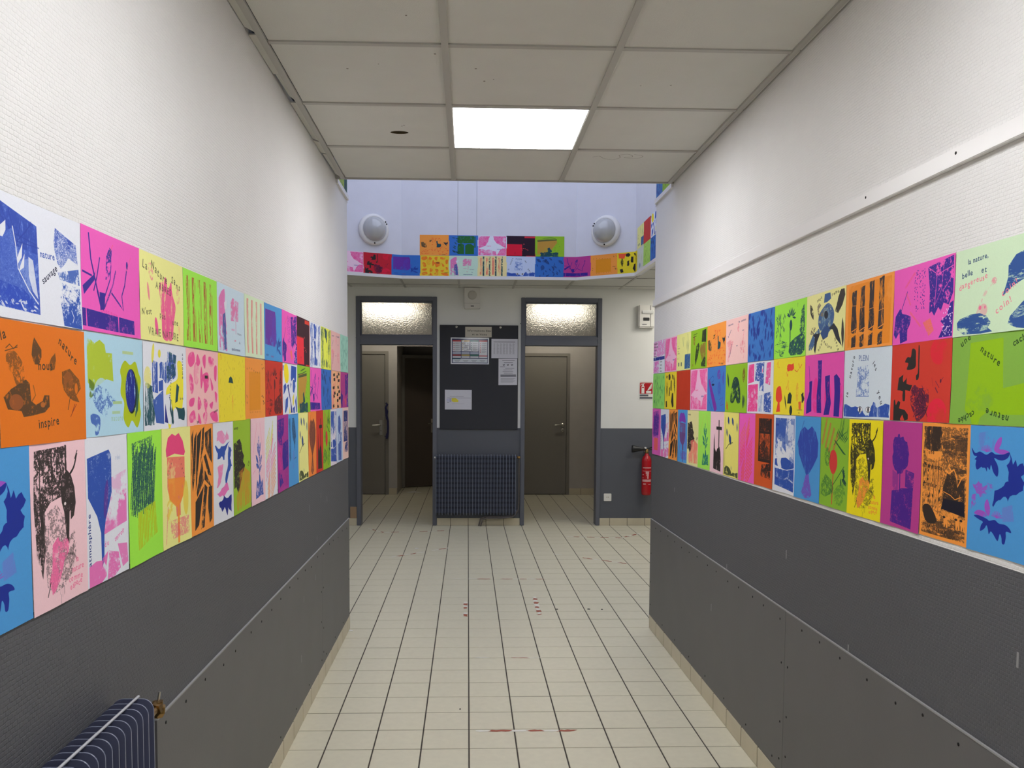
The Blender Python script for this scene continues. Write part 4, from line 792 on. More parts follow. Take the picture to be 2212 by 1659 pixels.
# the pieces that show largest: in front of the camera, nearest first
def in_view(x, y):
    if y < 3.0: return False
    xl = XL - .1 if y < YE else (XL - .02) * y / YE; xr = XR + .1 if y < YE else (XR + .02) * y / YE
    return xl < x < xr
shown = sorted([c for c in cells if in_view(c[2], c[3])], key=lambda c: c[3])[:298]
sset = {(c[0], c[1]) for c in shown}
for i, j, x, y in cells:
    if (i, j) in sset:
        o = inst('tile', tile_me, floor, (x, y, grnd.uniform(-.0003, .0003)))
    else:
        rest.add([(x - hw, y - hw, -.002), (x + hw, y - hw, -.002), (x + hw, y + hw, -.002), (x - hw, y + hw, -.002), (x - hw + bz, y - hw + bz, 0), (x + hw - bz, y - hw + bz, 0), (x + hw - bz, y + hw - bz, 0), (x - hw + bz, y + hw - bz, 0)],
                 [(4, 5, 6, 7), (0, 1, 5, 4), (1, 2, 6, 5), (2, 3, 7, 6), (3, 0, 4, 7)])
rest.build('far_tiles', M_tile, floor, kind='stuff')

# ---------------------------------------------------------------- walls
WL = MB().box(XL - .12, XL, -1.8, YE, 0, ZC + .03).build('wall_left', M_wl, kind='structure', label='left corridor wall, white above and dark grey below')
WR = MB().box(XR, XR + .12, -1.8, YE, 0, ZC + .03).build('wall_right', M_wr, kind='structure', label='right corridor wall, white above and dark grey below')
MB().box(XL - .12, XR + .12, -1.9, -1.8, 0, ZC + .1).build('wall_back', M_wf, kind='structure')
MB().box(-3.2, XL - .12, YE - .12, YE, 0, ZH + .05).build('wall_hall_left_front', M_wf, kind='structure')
MB().box(XR + .12, 3.6, YE - .12, YE, 0, ZH + .05).build('wall_hall_right_front', M_wf, kind='structure')
MB().box(-3.32, -3.2, YE - .12, YF + .12, 0, ZH + .05).build('wall_hall_left', M_wf, kind='structure')
MB().box(3.6, 3.72, YE - .12, YF + .12, 0, ZH + .05).build('wall_hall_right', M_wf, kind='structure')
L0, L1x, R0, R1x, ZT = -1.237, -.343, .592, 1.495, 2.55
wf = MB()
for a, b in ((-3.2, L0), (L1x, R0), (R1x, 3.6)): wf.box(a, b, YF, YF + .12, 0, ZT)
wf.box(-3.2, 3.6, YF, YF + .12, ZT, 2.8)
WF = wf.build('wall_far', M_wf, kind='structure', label='far hall wall, white above and slate grey below')

# woven-wall overlay panels below the rail, with their screws
def panels(parent, x, side, ys, ztop, zbot, name):
    g = random.Random(3 if side > 0 else 8)
    for k in range(len(ys) - 1):
        a, b = ys[k] + .0012, ys[k + 1] - .0012
        w = MB(); n = 14
        P = [(x, a, zbot)] + [(x, a + (b - a) * q / n, ztop + g.uniform(-.0012, .0012)) for q in range(n + 1)] + [(x, b, zbot)]
        w.prism(P, (side * .005, 0, 0)).build('panel', M_panel, parent)
        e = MB(); e.prism([(x, a, ztop), (x, b, ztop), (x, b, ztop + .004), (x, a, ztop + .004)], (side * .0062, 0, 0)).build('panel_edge', M_paleg, parent, label='pale edge along the panel top, worn and painted as lit from above')  # pale strip: wear plus ceiling light on the top face, put into the colour
    sm = MB(); xs = x + side * .005
    for k in range(len(ys) - 1):
        a, b = ys[k], ys[k + 1]
        for q in range(int((b - a) / .16) + 1):
            yy = a + .05 + q * .16
            if yy < b: sm.lathe([(.0001, .0012), (.004, .001), (.0045, 0)], (xs, yy + g.uniform(-.02, .02), ztop - .035 + g.uniform(-.01, .01)), (side, 0, 0), 8)
        for yy in (a + .03, b - .03):
            for zz in (.14, .3, .47): sm.lathe([(.0001, .0012), (.004, .001), (.0045, 0)], (xs, yy, zz + g.uniform(-.03, .03)), (side, 0, 0), 8)
        for q in range(int((b - a) / .3)):
            sm.lathe([(.0001, .0012), (.004, .001), (.0045, 0)], (xs, a + .1 + q * .3, .115), (side, 0, 0), 8)
    sm.build('panel_screws', M_dark, parent, kind='stuff')
    mk_ = MB()
    for q in range(9):
        yy, zz = g.uniform(ys[1] - .8, ys[-1] - .2), g.uniform(.25, .95)
        X = xs if zz < ztop - .04 else x
        mk_.box(X - .0003, X + .0004 * (1 if side > 0 else 1) + (.0004 if side > 0 else -.0011), yy, yy + .007, zz, zz + g.uniform(.02, .036))
    mk_.build('paint_chips', M_paleg, parent, kind='stuff')
panels(WL, XL, 1, [1.98, 4.25, YE - .001], .699, .086, 'l')
panels(WR, XR, -1, [-1.7, .55, 2.969, YE - .001], .697, .086, 'r')
# skirting tiles
def skirt(name, ax, fix, a, b, n_dir, off, zh=.083):
    gp = .0042 if ax == 'x' else .0022
    """ax 'x': wall plane x=fix running along y; ax 'y': plane y=fix running along x"""
    base = MB()
    e = .007 * n_dir
    (base.box(min(fix, fix + e * .6), max(fix, fix + e * .6), a, b, 0, zh - .001) if ax == 'x' else base.box(a, b, min(fix, fix + e * .6), max(fix, fix + e * .6), 0, zh - .001))
    B = base.build(name, M_grout, kind='structure')
    s = off + math.floor((a - off) / T) * T
    while s < b - .004:
        p, q = max(s + gp, a), min(s + T - gp, b)
        if q - p > .01:
            t = MB()
            t.box(min(fix, fix + e), max(fix, fix + e), p, q, .001, zh) if ax == 'x' else t.box(p, q, min(fix, fix + e), max(fix, fix + e), .001, zh)
            t.build('tile', M_tileb, B, bevel=.0012, seg=1)
        s += T
    return B
skirt('baseboard_left', 'x', XL, -1.8, YE, 1, GY + .1)
skirt('baseboard_right', 'x', XR, -1.8, YE, -1, GY)
skirt('baseboard_far_left', 'y', YF, -3.2, L0, -1, GX); skirt('baseboard_far_middle', 'y', YF, L1x + .001, R0 - .001, -1, GX); skirt('baseboard_far_right', 'y', YF, R1x, 3.6, -1, GX)
skirt('baseboard_left_end', 'y', YE, XL - .12, XL, 1, GX); skirt('baseboard_right_end', 'y', YE, XR, XR + .12, 1, GX)
MB().box(-1.31, L0 - .002, YF - .012, YF - .0005, .084, .21).build('trim_1', M_brown, kind='structure', label='brown board piece above the skirting left of the left doorway')
# cable cover band on the right wall
tb = MB()
tb.box(XR - .012, XR - .0002, -1.8, YE, 2.032, 2.07)
tb.box(XR - .016, XR - .0002, -1.8, YE, 2.026, 2.034)
TB = tb.build('trim_2', M_trim, kind='structure', bevel=.0015, label='white cable cover running along the right wall above the sheets')
for q in (2.43, 1.98): MB().tube([(XR - .0125, q, 2.056), (XR - .0118, q, 2.056)], .004, 8).build('screw', M_dark, TB)

# ---------------------------------------------------------------- ceilings
CE = MB().box(XL - .1, XR + .1, -1.9, 4.79, ZC + .10, ZC + .14).build('ceiling', M_cavity, kind='structure', label='suspended ceiling of square grey-white tiles')
XG = [-.689, -.083, .523, 1.130]; YG = [2.971 + .6063 * k for k in range(-8, 4)]
YG[-1] = 4.786
led_cells = {(1, 9), (1, 5), (1, 2)}
gr = random.Random(5)
for ix in range(3):
    for iy in range(len(YG) - 1):
        if (ix, iy) in led_cells: continue
        a, b, c, d = XG[ix] + .003, XG[ix + 1] - .003, YG[iy] + .003, YG[iy + 1] - .003
        if (ix, iy) == (0, 9):      # tile with an oval hole
            hx, hy, rx, ry = -.319, 3.957, .042, .022; n = 20
            ring = [(hx + rx * math.cos(2 * math.pi * k / n), hy + ry * math.sin(2 * math.pi * k / n)) for k in range(n)]
            out = []
            for X, Y in ring:
                dx, dy = X - hx, Y - hy; s_ = min([(b - hx) / dx if dx > 1e-9 else (a - hx) / dx if dx < -1e-9 else 1e9, (d - hy) / dy if dy > 1e-9 else (c - hy) / dy if dy < -1e-9 else 1e9])
                out.append((hx + dx * s_, hy + dy * s_))
            for cx_, cy_ in ((a, c), (b, c), (b, d), (a, d)):
                k = min(range(n), key=lambda q: (out[q][0] - cx_) ** 2 + (out[q][1] - cy_) ** 2); out[k] = (cx_, cy_)
            t = MB()
            t.add([(x, y, ZC) for x, y in ring] + [(x, y, ZC) for x, y in out] + [(x, y, ZC + .012) for x, y in ring], [(k, (k + 1) % n, n + (k + 1) % n, n + k) for k in range(n)] + [(k, (k + 1) % n, 2 * n + (k + 1) % n, 2 * n + k) for k in range(n)])
            t.mi = [0] * n + [1] * n; t.build('ceiling_tile', [M_ctile, M_hole], CE, label='ceiling tile with a torn oval hole')
        else:
            MB().box(a, b, c, d, ZC + gr.uniform(0, .0015), ZC + .014).build('ceiling_tile', M_ctile, CE)
for x in XG[1:3]: MB().box(x - .0125, x + .0125, -1.8, 4.786, ZC - .007, ZC + .003).build('grid_bar', M_bar, CE)
for iy in range(1, len(YG) - 1):
    for ix in range(3): MB().box(XG[ix] + (.0125 if ix else .002), XG[ix + 1] - (.0125 if ix < 2 else .002), YG[iy] - .0115, YG[iy] + .0115, ZC - .005, ZC + .003).build('grid_bar', M_bar, CE)
# edge strips and wall angles
MB().box(XG[0] - .024, XG[0], -1.8, 4.786, ZC - .007, ZC + .003).build('grid_bar', M_bar, CE)
MB().box(XG[3] - .002, XG[3] + .018, -1.8, 4.786, ZC - .008, ZC + .003).build('grid_bar', M_bar, CE)
# left edge strips sit crooked: (y start at wall, y start at bar, y end at wall, y end at bar, gap to the wall at start, at end)
for ya, yb_, yc, yd, ga, gb in ((-1.8, -1.8, 1.4, 1.4, .001, .001), (1.404, 1.404, 2.86, 2.915, .001, .003), (2.925, 2.925, 3.27, 3.27, .001, .004), (3.273, 3.273, 3.50, 3.575, .012, .014),
                                (3.583, 3.583, 4.07, 4.13, .002, .005), (4.10, 4.135, 4.30, 4.33, .001, .003), (4.325, 4.338, 4.72, 4.782, .008, .013)):
    MB().prism([(XL + ga, ya, ZC + .001), (XG[0] - .02, yb_, ZC + .001), (XG[0] - .02, yd, ZC + .001), (XL + gb, yc, ZC + .001)], (0, 0, .005)).build('edge_strip', M_ctile, CE)
for k, (a, b) in enumerate(((-1.8, 1.2), (1.2, 2.36), (2.364, 2.96), (2.964, 3.57), (3.575, 4.18), (4.184, 4.784))):
    MB().box(XG[3] + .016, XR - .0035, a + .002, b, ZC + .0005, ZC + .006).build('edge_strip', M_ctile, CE)
MB().box(XL, XR, 4.785, 4.80, ZC - .007, ZC + .03).build('ceiling_edge', M_bar, CE, bevel=.002)
# scribble and spots on the tiles
sb = MB(); r_ = random.Random(1)
pts = [(.63, 4.31), (.66, 4.29), (.69, 4.33), (.74, 4.35), (.77, 4.31), (.76, 4.27), (.80, 4.25), (.83, 4.29), (.79, 4.31), (.86, 4.32), (.88, 4.28), (.83, 4.25)]
P_ = smooth([(a, b) for a, b in pts], False, 6)
for i in range(len(P_) - 1):
    a, b = Vector((*P_[i], ZC - .0002)), Vector((*P_[i + 1], ZC - .0002)); d = (b - a).normalized().cross(Vector((0, 0, 1))) * .0012
    sb.add([a - d, a + d, b + d, b - d], [(0, 1, 2, 3)])
sb.build('pencil_scribble', M_mark, CE)
st = MB()
for x, y in ((.095, 3.28), (.026, 3.178), (.06, 3.30), (.67, 3.32), (.786, 3.309), (-.30, 3.86), (-.29, 3.85), (-.12, 3.05), (-.33, 3.15), (.9, 4.42), (-.45, 3.2), (-.2, 2.75)):
    st.lathe([(.0001, 0), (.0045 * r_.uniform(.5, 1.2), .0001)], (x, y, ZC - .0008), (0, 0, 1), 8)
st.build('dark_specks', M_mark, CE, kind='stuff')

# hall ceiling round the light well
SHP = [(XL, YE), (XR, YE), (1.636, 5.70), (1.636, 8.238), (1.106, 8.605), (-.671, 8.605), (-1.24, 8.35), (-1.24, 5.72)]
def clip(poly, a, b, keep_in):
    out = []; n = len(poly)
    sd = lambda p: ((b[0] - a[0]) * (p[1] - a[1]) - (b[1] - a[1]) * (p[0] - a[0])) * (1 if keep_in else -1)
    for i in range(n):
        p, q = poly[i], poly[(i + 1) % n]; u, v = sd(p), sd(q)
        if u >= 0: out.append(p)
        if (u > 0 > v) or (u < 0 < v): t = u / (u - v); out.append((p[0] + (q[0] - p[0]) * t, p[1] + (q[1] - p[1]) * t))
    return out
def minus_well(poly):
    res = []; cur = poly
    for i in range(len(SHP)):
        a, b = SHP[i], SHP[(i + 1) % len(SHP)]
        o_ = clip(cur, a, b, False)
        if len(o_) > 2: res.append(o_)
        cur = clip(cur, a, b, True)
        if len(cur) < 3: break
    return res
HC = MB().box(-3.3, 3.7, 8.72, YF + .1, ZH + .1, ZH + .14).box(-3.3, -1.4, YE - .1, 8.72, ZH + .1, ZH + .14).box(1.8, 3.7, YE - .1, 8.72, ZH + .1, ZH + .14).build('ceiling_hall', M_cavity, kind='structure', label='suspended tile ceiling of the hall around the light well')
HX = [-3.2] + [-.692 + .595 * k for k in range(-4, 8)] + [3.6]; HY = [YE, 5.5, 6.1, 6.7, 7.3, 7.9, 8.5, 9.125, YF]
for i in range(len(HX) - 1):
    for j in range(len(HY) - 1):
        if HX[i + 1] <= HX[i]: continue
        a, b, c, d = HX[i] + .004, HX[i + 1] - .004, HY[j] + .004, HY[j + 1] - .004
        pcs = minus_well([(a, c), (b, c), (b, d), (a, d)])
        if pcs:
            t = MB()
            for q in pcs: t.prism([(x, y, ZH) for x, y in q], (0, 0, .012))
            t.build('ceiling_tile', M_ctile, HC)
def hbar(x0, x1, y0, y1):
    t = MB(); pcs = minus_well([(x0, y0), (x1, y0), (x1, y1), (x0, y1)])
    for q in pcs: t.prism([(x, y, ZH - .005) for x, y in q], (0, 0, .007))
    if pcs: t.build('grid_bar', M_bar, HC)
for x in HX[1:-1]: hbar(x - .012, x + .012, YE, YF)
for y in HY[1:-1]: hbar(-3.2, 3.6, y - .012, y + .012)
# light well: closed white shaft above the ceilings
SZ = 4.7
well = [(XL, 4.80), (XR, 4.80)] + SHP[1:] + SHP[:1]
names = ['wall_well_front', 'wall_well_right_near', 'wall_well_right_oblique', 'wall_well_right', 'wall_well_back_right', 'wall_well_back', 'wall_well_back_left', 'wall_well_left', 'wall_well_left_oblique', 'wall_well_left_near']
nw = len(well)
for i in range(nw):
    a, b = Vector((*well[i], 0)), Vector((*well[(i + 1) % nw], 0)); d = (b - a).normalized(); nrm = Vector((d.y, -d.x, 0))   # outward
    z0 = ZC + .02 if i in (0, 1, nw - 1) else ZH - .006
    if i == 5:   # back wall in three boards with fine seams
        cuts = [1.106, .086, -.106, -.671]
        w = MB()
        for k in range(3):
            w.box(cuts[k + 1] + .0012, cuts[k] - .0012, 8.605, 8.665, z0, SZ)
        w.box(-.671, 1.106, 8.612, 8.67, z0, SZ, 1)
        WB = w.build(names[i], [M_shaft, M_dark], kind='structure', label='white back wall of the light well with fine vertical seams')
    else:
        MB().prism([a + Vector((0, 0, z0)), b + Vector((0, 0, z0)), b + nrm * .06 + Vector((0, 0, z0)), a + nrm * .06 + Vector((0, 0, z0))], (0, 0, SZ - z0)).build(names[i], M_shaft, kind='structure')
# white edging under the well wall
for i in range(1, nw):
    a, b = Vector((*well[i], 0)), Vector((*well[(i + 1) % nw], 0)); d = (b - a).normalized(); nrm = Vector((d.y, -d.x, 0))
    zz = ZC - .026 if i in (1, nw - 1) else ZH - .012
    q = [a - nrm * .012, b - nrm * .012, b + nrm * .03, a + nrm * .03] if i in (1, nw - 1) else [a - nrm * .006, b - nrm * .006, b + nrm * .03, a + nrm * .03]
    MB().prism([p + Vector((0, 0, zz)) for p in q], (0, 0, .03 if i not in (1, nw - 1) else .026)).build('trim_3', M_trim, kind='structure', label='white edging round the foot of the light well')
# roof light closing the well
rf = empty('skylight_frame', (.2, 6.7, SZ), kind='structure', label='glazed roof of the light well')
rb = MB()
for x in (-1.3, -.35, .45, 1.2, 1.68): rb.box(x - .02, x + .02, 4.7, 8.7, SZ, SZ + .06)
for y in (4.78, 5.8, 6.8, 7.8, 8.68): rb.box(-1.32, 1.7, y - .02, y + .02, SZ, SZ + .06)
rb.build('glazing_bar', M_trim, rf)
MB().box(-1.32, 1.7, 4.7, 8.7, SZ + .06, SZ + .066).build('pane', M_trim, rf, label='milky roof pane')

# ---------------------------------------------------------------- doorways in the far wall with glazed transoms
def doorway(n, a, b):
    D = empty('door_%d' % n, ((a + b) / 2, YF, 0), kind='structure', label='%s slate-grey doorway frame in the far wall' % ('left' if n == 1 else 'right'))
    f = MB(); y0, y1, t = YF - .018, YF + .135, .047
    f.box(a, a + t, y0, y1, 0, ZT); f.box(b - t, b, y0, y1, 0, ZT); f.box(a + t, b - t, y0, y1, ZT - .05, ZT); f.box(a + t, b - t, y0, y1, 2.02, 2.122)
    f.build('frame', M_frame, D, bevel=.004)
    MB().box(a - .002, b + .002, YF - .022, YF - .016, 2.088, 2.096).build('frame_bead', M_frame, D)
    k = MB()
    for (p, q, r, s_) in ((a + t, b - t, 2.122, 2.134), (a + t, b - t, ZT - .062, ZT - .05), (a + t, a + t + .012, 2.134, ZT - .062), (b - t - .012, b - t, 2.134, ZT - .062)): k.box(p, q, YF + .02, YF + .075, r, s_)
    k.build('glazing_bead', M_frame, D)
    Wn = empty('window_%d' % n, ((a + b) / 2, YF + .04, 2.3), kind='structure', label='patterned glass transom above the %s doorway' % ('left' if n == 1 else 'right'))
    MB().box(a + t + .008, b - t - .008, YF + .045, YF + .051, 2.128, ZT - .056).build('pane', M_glass, Wn)
doorway(1, L0, L1x); doorway(2, R0, R1x)

# ---------------------------------------------------------------- rooms behind
YB, YB2 = 12.25, 13.15
def rbox(name, *a, m=M_room, label=None): return MB().box(*a).build(name, m, kind='structure', label=label)
rbox('wall_room_left', -2.6, -2.5, YF + .12, YB2 + .5, 0, 2.8); rbox('wall_room_middle', .12, .22, YF + .12, YB2 + .5, 0, 2.8); rbox('wall_room_right', 2.6, 2.7, YF + .12, YB2 + .5, 0, 2.8)
w = MB(); w.box(-2.5, -1.89, YB, YB + .1, 0, 2.8); w.box(-1.151, -1.027, YB, YB + .1, 0, 2.8); w.box(-1.89, -1.151, YB, YB + .1, 2.09, 2.8); w.box(-1.027, .12, YB, YB + .1, 2.165, 2.8)
w.build('wall_room_left_back', M_room, kind='structure')
rbox('wall_recess_side', -1.127, -1.027, YB + .1, YB2 + .4, 0, 2.8)
w = MB(); w.box(.22, .68, YB, YB + .1, 0, 2.8); w.box(1.496, 2.6, YB, YB + .1, 0, 2.8); w.box(.68, 1.496, YB, YB + .1, 2.075, 2.8); w.build('wall_room_right_back', M_room, kind='structure')
rbox('wall_recess_back', -1.127, .22, YB2 + .4, YB2 + .5, 0, 2.8)
rbox('ceiling_rooms', -2.6, 2.7, YF + .12, YB2 + .5, 2.72, 2.8, m=mat('back room ceiling', (128, 124, 118), .8))
rbox('wall_closet_back', .22, 2.6, YB + .4, YB + .45, 0, 2.8); rbox('wall_closet_left_back', -2.5, -1.127, YB + .4, YB + .45, 0, 2.8)
skirt('baseboard_room_right', 'y', YB, 1.498, 2.6, -1, GX + .06, .095); skirt('baseboard_room_left', 'y', YB, -1.149, -1.03, -1, GX - .04, .095)
def handle(D, x, y, z, direction, plate=True, rose=False):
    h = MB()
    if plate: h.box(x - .022, x + .022, y - .008, y, z - .145, z + .075)
    h2 = h.build('handle_plate', M_steel, D, bevel=.007, seg=2) if plate else None
    if rose:
        MB().lathe([(.0001, .012), (.026, .012), (.028, 0)], (x, y, z), (0, -1, 0), 20).lathe([(.0001, .012), (.024, .012), (.026, 0)], (x, y, z - .075), (0, -1, 0), 20).build('handle_rose', M_steel, D)
        MB().box(x - .003, x + .003, y - .014, y - .011, z - .087, z - .066).build('keyhole', M_dark, D)
    elif plate: MB().box(x - .003, x + .003, y - .0095, y - .0078, z - .09, z - .072).build('keyhole', M_dark, D)
    MB().tube([(x, y - .002, z), (x, y - .045, z), (x + direction * .01, y - .055, z), (x + direction * .12, y - .055, z - .004)], [.009, .009, .0095, .008], 10).build('lever', M_steel, D)
D3 = empty('door_3', (-1.5, YB, 0), kind='structure', label='closed taupe door in the room behind the left doorway')
f = MB(); f.box(-1.89, -1.84, YB - .012, YB + .1, 0, 2.09); f.box(-1.2, -1.151, YB - .012, YB + .1, 0, 2.09); f.box(-1.84, -1.2, YB - .012, YB + .1, 2.045, 2.09); f.build('frame', M_leaf, D3, bevel=.003)
MB().box(-1.838, -1.206, YB + .003, YB + .043, .008, 2.042).build('door_leaf', M_leaf, D3, bevel=.003)
handle(D3, -1.262, YB + .003, 1.018, -1)
D4 = empty('door_4', (1.1, YB, 0), kind='structure', label='closed taupe door in the room behind the right doorway')
f = MB(); f.box(.68, .72, YB - .012, YB + .1, 0, 2.075); f.box(1.452, 1.496, YB - .012, YB + .1, 0, 2.075); f.box(.72, 1.452, YB - .012, YB + .1, 2.03, 2.075); f.build('frame', M_leaf, D4, bevel=.003)
MB().box(.722, 1.448, YB + .003, YB + .043, .008, 2.027).build('door_leaf', M_leaf, D4, bevel=.003)
handle(D4, 1.395, YB + .003, 1.03, -1, plate=False, rose=True)
D5 = empty('door_5', (-1.0, YB2, 0), kind='structure', label='dark brown door at the back of the recess')
ang = math.atan2(.2, .45)
def rot5(b): return [(D5.location.x + (x * math.cos(ang) - y * math.sin(ang)), D5.location.y + (x * math.sin(ang) + y * math.cos(ang)), z) for x, y, z in b]
q = MB().box(.02, .84, 0, .04, .008, 2.03); q.v = rot5(q.v); q.build('door_leaf', M_leafd, D5)
q = MB().box(-.035, .012, -.02, .06, 0, 2.08).box(.012, .9, -.01, .05, 2.032, 2.08); q.v = rot5(q.v); q.build('frame', M_leaf, D5)
q = MB().box(.455, .5, -.01, 0, .86, 1.08); q.v = rot5(q.v); q.build('handle_plate', M_steel, D5)
q = MB().tube([(.477, -.005, 1.01), (.477, -.05, 1.01), (.38, -.055, 1.005)], .009, 8); q.v = rot5(q.v); q.build('lever', M_steel, D5)

# ---------------------------------------------------------------- printed sheets
def sheet(label, group, img, path, s0, s1, zb, zt, flip=False, seed=0, curl=1.0, cat='print'):
    """a sheet of paper following path(s) -> (x, y, nx, ny); zb/zt are (at s0, at s1)"""
    g = random.Random(seed); nx, nz = 12, 8; base = .0013 + g.uniform(0, .0009); bl, bb, bt = g.uniform(0, .0012) * curl, g.uniform(.0002, .0026) * curl, g.uniform(0, .0008) * curl
    ph = g.uniform(0, 6); dz0, dz1 = g.uniform(-.0015, .0015), g.uniform(-.0015, .0015)
    vs, uv = [], []
    for j in range(nz + 1):
        v = j / nz
        for i in range(nx + 1):
            u = i / nx; s = s0 + (s1 - s0) * u; x, y, n1, n2 = path(s)
            off = base + bb * (1 - v) ** 3 * (.6 + .4 * math.sin(5 * u + ph)) + bt * v ** 4 + bl * (abs(2 * u - 1) ** 5) + .0004 * math.sin(6 * u + 5 * v + ph) + .0004
            z = (zb[0] * (1 - u) + zb[1] * u) * (1 - v) + (zt[0] * (1 - u) + zt[1] * u) * v + dz0 * (1 - u) + dz1 * u
            vs.append((x + n1 * off, y + n2 * off, z)); uv.append((1 - u if flip else u, v))
    n0 = len(vs); w = nx + 1
    front = list(vs)
    vs += [(a[0] - path(s0 + (s1 - s0) * ((k % w) / nx))[2] * .0004, a[1] - path(s0 + (s1 - s0) * ((k % w) / nx))[3] * .0004, a[2]) for k, a in enumerate(front)]
    fs = [(j * w + i, j * w + i + 1, (j + 1) * w + i + 1, (j + 1) * w + i) for j in range(nz) for i in range(nx)]
    fs += [tuple(n0 + k for k in f[::-1]) for f in fs]
    bnd = [i for i in range(nx)] + [nx + j * w for j in range(nz)] + [nz * w + nx - i for i in range(nx)] + [(nz - j) * w for j in range(nz)]
    n1_ = len(vs); nb = len(bnd); vs += [vs[k] for k in bnd] + [vs[n0 + k] for k in bnd]; uvb = [uv[k] for k in bnd] * 2
    fs += [(n1_ + k, n1_ + nb + k, n1_ + nb + (k + 1) % nb, n1_ + (k + 1) % nb) for k in range(nb)]
    me = bpy.data.meshes.new('art_print'); me.from_pydata(vs, [], fs); ul = me.uv_layers.new(name='UVMap')
    li = np.empty(len(me.loops), np.int32); me.loops.foreach_get('vertex_index', li); U = np.array(uv + uv + uvb, np.float32)[li]; ul.data.foreach_set('uv', U.ravel())
    me.polygons.foreach_set('use_smooth', [k < 2 * nx * nz for k in range(len(fs))])
    M = bpy.data.materials.new('printed paper'); M.use_nodes = True; nt = M.node_tree; t = nt.nodes.new('ShaderNodeTexImage'); t.image = img; t.extension = 'EXTEND'
    b = nt.nodes['Principled BSDF']; nt.links.new(t.outputs['Color'], b.inputs['Base Color']); b.inputs['Roughness'].default_value = .6; b.inputs['Specular IOR Level'].default_value = .25
    me.materials.append(M)
    o = bpy.data.objects.new('art_print', me); C.objects.link(o); tag(o, label, cat, group); return o
def paint(paper, fn, tall, res):
    p = Paper(210 if tall else 297, 297 if tall else 210, paper, res); fn(p); return p.image('print')
pl = lambda s: (XL, s, 1, 0)
pr_ = lambda s: (XR, s, -1, 0)
def row(items, bounds, path, zbf, ztf, tall, flip, group):
    for k, (label, paper, fn) in enumerate(items):
        a, b = bounds[k] + .0008, bounds[k + 1] - .0008
        y = (a + b) / 2; res = 2.2 if y < 2.3 else 1.6 if y < 3.4 else 1.1
        sheet(label, group, paint(paper, fn, tall, res), path, a, b, (zbf(a), zbf(b)), (ztf(a), ztf(b)), flip, seed=hash_(label))
def hash_(s): return sum(ord(c) * (i + 3) for i, c in enumerate(s)) % 9973
lerp = lambda a, b, y0=1.4, y1=5.23: (lambda y: a + (b - a) * (y - y0) / (y1 - y0))
gl, gr_ = 'prints on the left corridor wall', 'prints on the right corridor wall'
row(L1, [1.345, 1.645, 1.932, 2.222, 2.517, 2.82, 3.089, 3.38, 3.672, 3.966, 4.262, 4.58, 4.906, 5.222], pl, lerp(1.60, 1.606), lerp(1.80, 1.824), False, False, gl + ', top row')
row(L2, [1.35, 1.65, 1.94, 2.234, 2.517, 2.818, 3.095, 3.384, 3.674, 3.97, 4.266, 4.582, 4.91, 5.224], pl, lerp(1.391, 1.394), lerp(1.597, 1.604), False, False, gl + ', middle row')
row(L3, [1.222, 1.436, 1.643, 1.844, 2.047, 2.257, 2.459, 2.667, 2.88, 3.077, 3.281, 3.482, 3.687, 3.917, 4.118, 4.314, 4.548, 4.757, 4.984, 5.222], pl, lerp(1.095, 1.083), lerp(1.391, 1.394), True, False, gl + ', bottom row')
row(R1, [1.68, 1.98, 2.266, 2.558, 2.856, 3.157, 3.453, 3.751, 4.048, 4.348, 4.639, 4.923, 5.222], pr_, lerp(1.624, 1.611), lerp(1.826, 1.808), False, True, gr_ + ', top row')
row(R2, [1.683, 1.981, 2.267, 2.557, 2.857, 3.154, 3.452, 3.745, 4.034, 4.344, 4.632, 4.912, 5.222], pr_, lerp(1.420, 1.397), lerp(1.623, 1.609), False, True, gr_ + ', middle row')
row(R3, [1.684, 1.894, 2.1, 2.301, 2.509, 2.713, 2.927, 3.139, 3.344, 3.546, 3.754, 3.964, 4.174, 4.389, 4.592, 4.792, 5.004, 5.224], pr_, lerp(1.131, 1.112), lerp(1.418, 1.396), True, True, gr_ + ', bottom row')
# light well: s runs along the back wall and bends round its corners
WP = [Vector(p) for p in ((-1.24, 5.72), (-1.24, 8.35), (-.671, 8.605), (1.106, 8.605), (1.636, 8.238), (1.636, 5.70))]
def wellpath(s):
    s -= -.671; i = 2
    while True:
        a, b = WP[i], WP[i + 1]; L = (b - a).length
        if s < 0 and i > 0: i -= 1; s += (WP[i + 1] - WP[i]).length; continue
        if s > L and i < len(WP) - 2: s -= L; i += 1; continue
        break
    d = (b - a) / L; p = a + d * s
    return (p.x, p.y, d.y, -d.x)
def wsheet(it, s, z0, z1, g): sheet(it[0], g, paint(it[1], it[2], False, 1.0), wellpath, s + .001, s + .299, (z0, z0), (z1, z1), seed=hash_(it[0]), curl=.4)
for k, it in enumerate(SU): wsheet(it, -.491 + .2925 * k * 1.0, 2.879, 3.083, 'prints round the light well, upper row')
for k, it in enumerate(SL): wsheet(it, -.491 + .2925 * (k - 3), 2.674, 2.878, 'prints round the light well, lower row')
for k, it in enumerate(SS): wsheet(it, -.491 + .2925 * (k + 8), 2.879, 3.083, 'prints round the light well, upper row')
for it, (a, b), path, fl in zip(SN, ((4.84, 5.10), (5.10, 5.226), (4.84, 5.06), (5.06, 5.226)), (pl, pl, pr_, pr_), (0, 0, 1, 1)):
    sheet(it[0], 'prints above the corridor wall ends', paint(it[1], it[2], False, 1.0), path, a, b, (2.692, 2.692), (2.90, 2.90), bool(fl), seed=4, curl=.3)

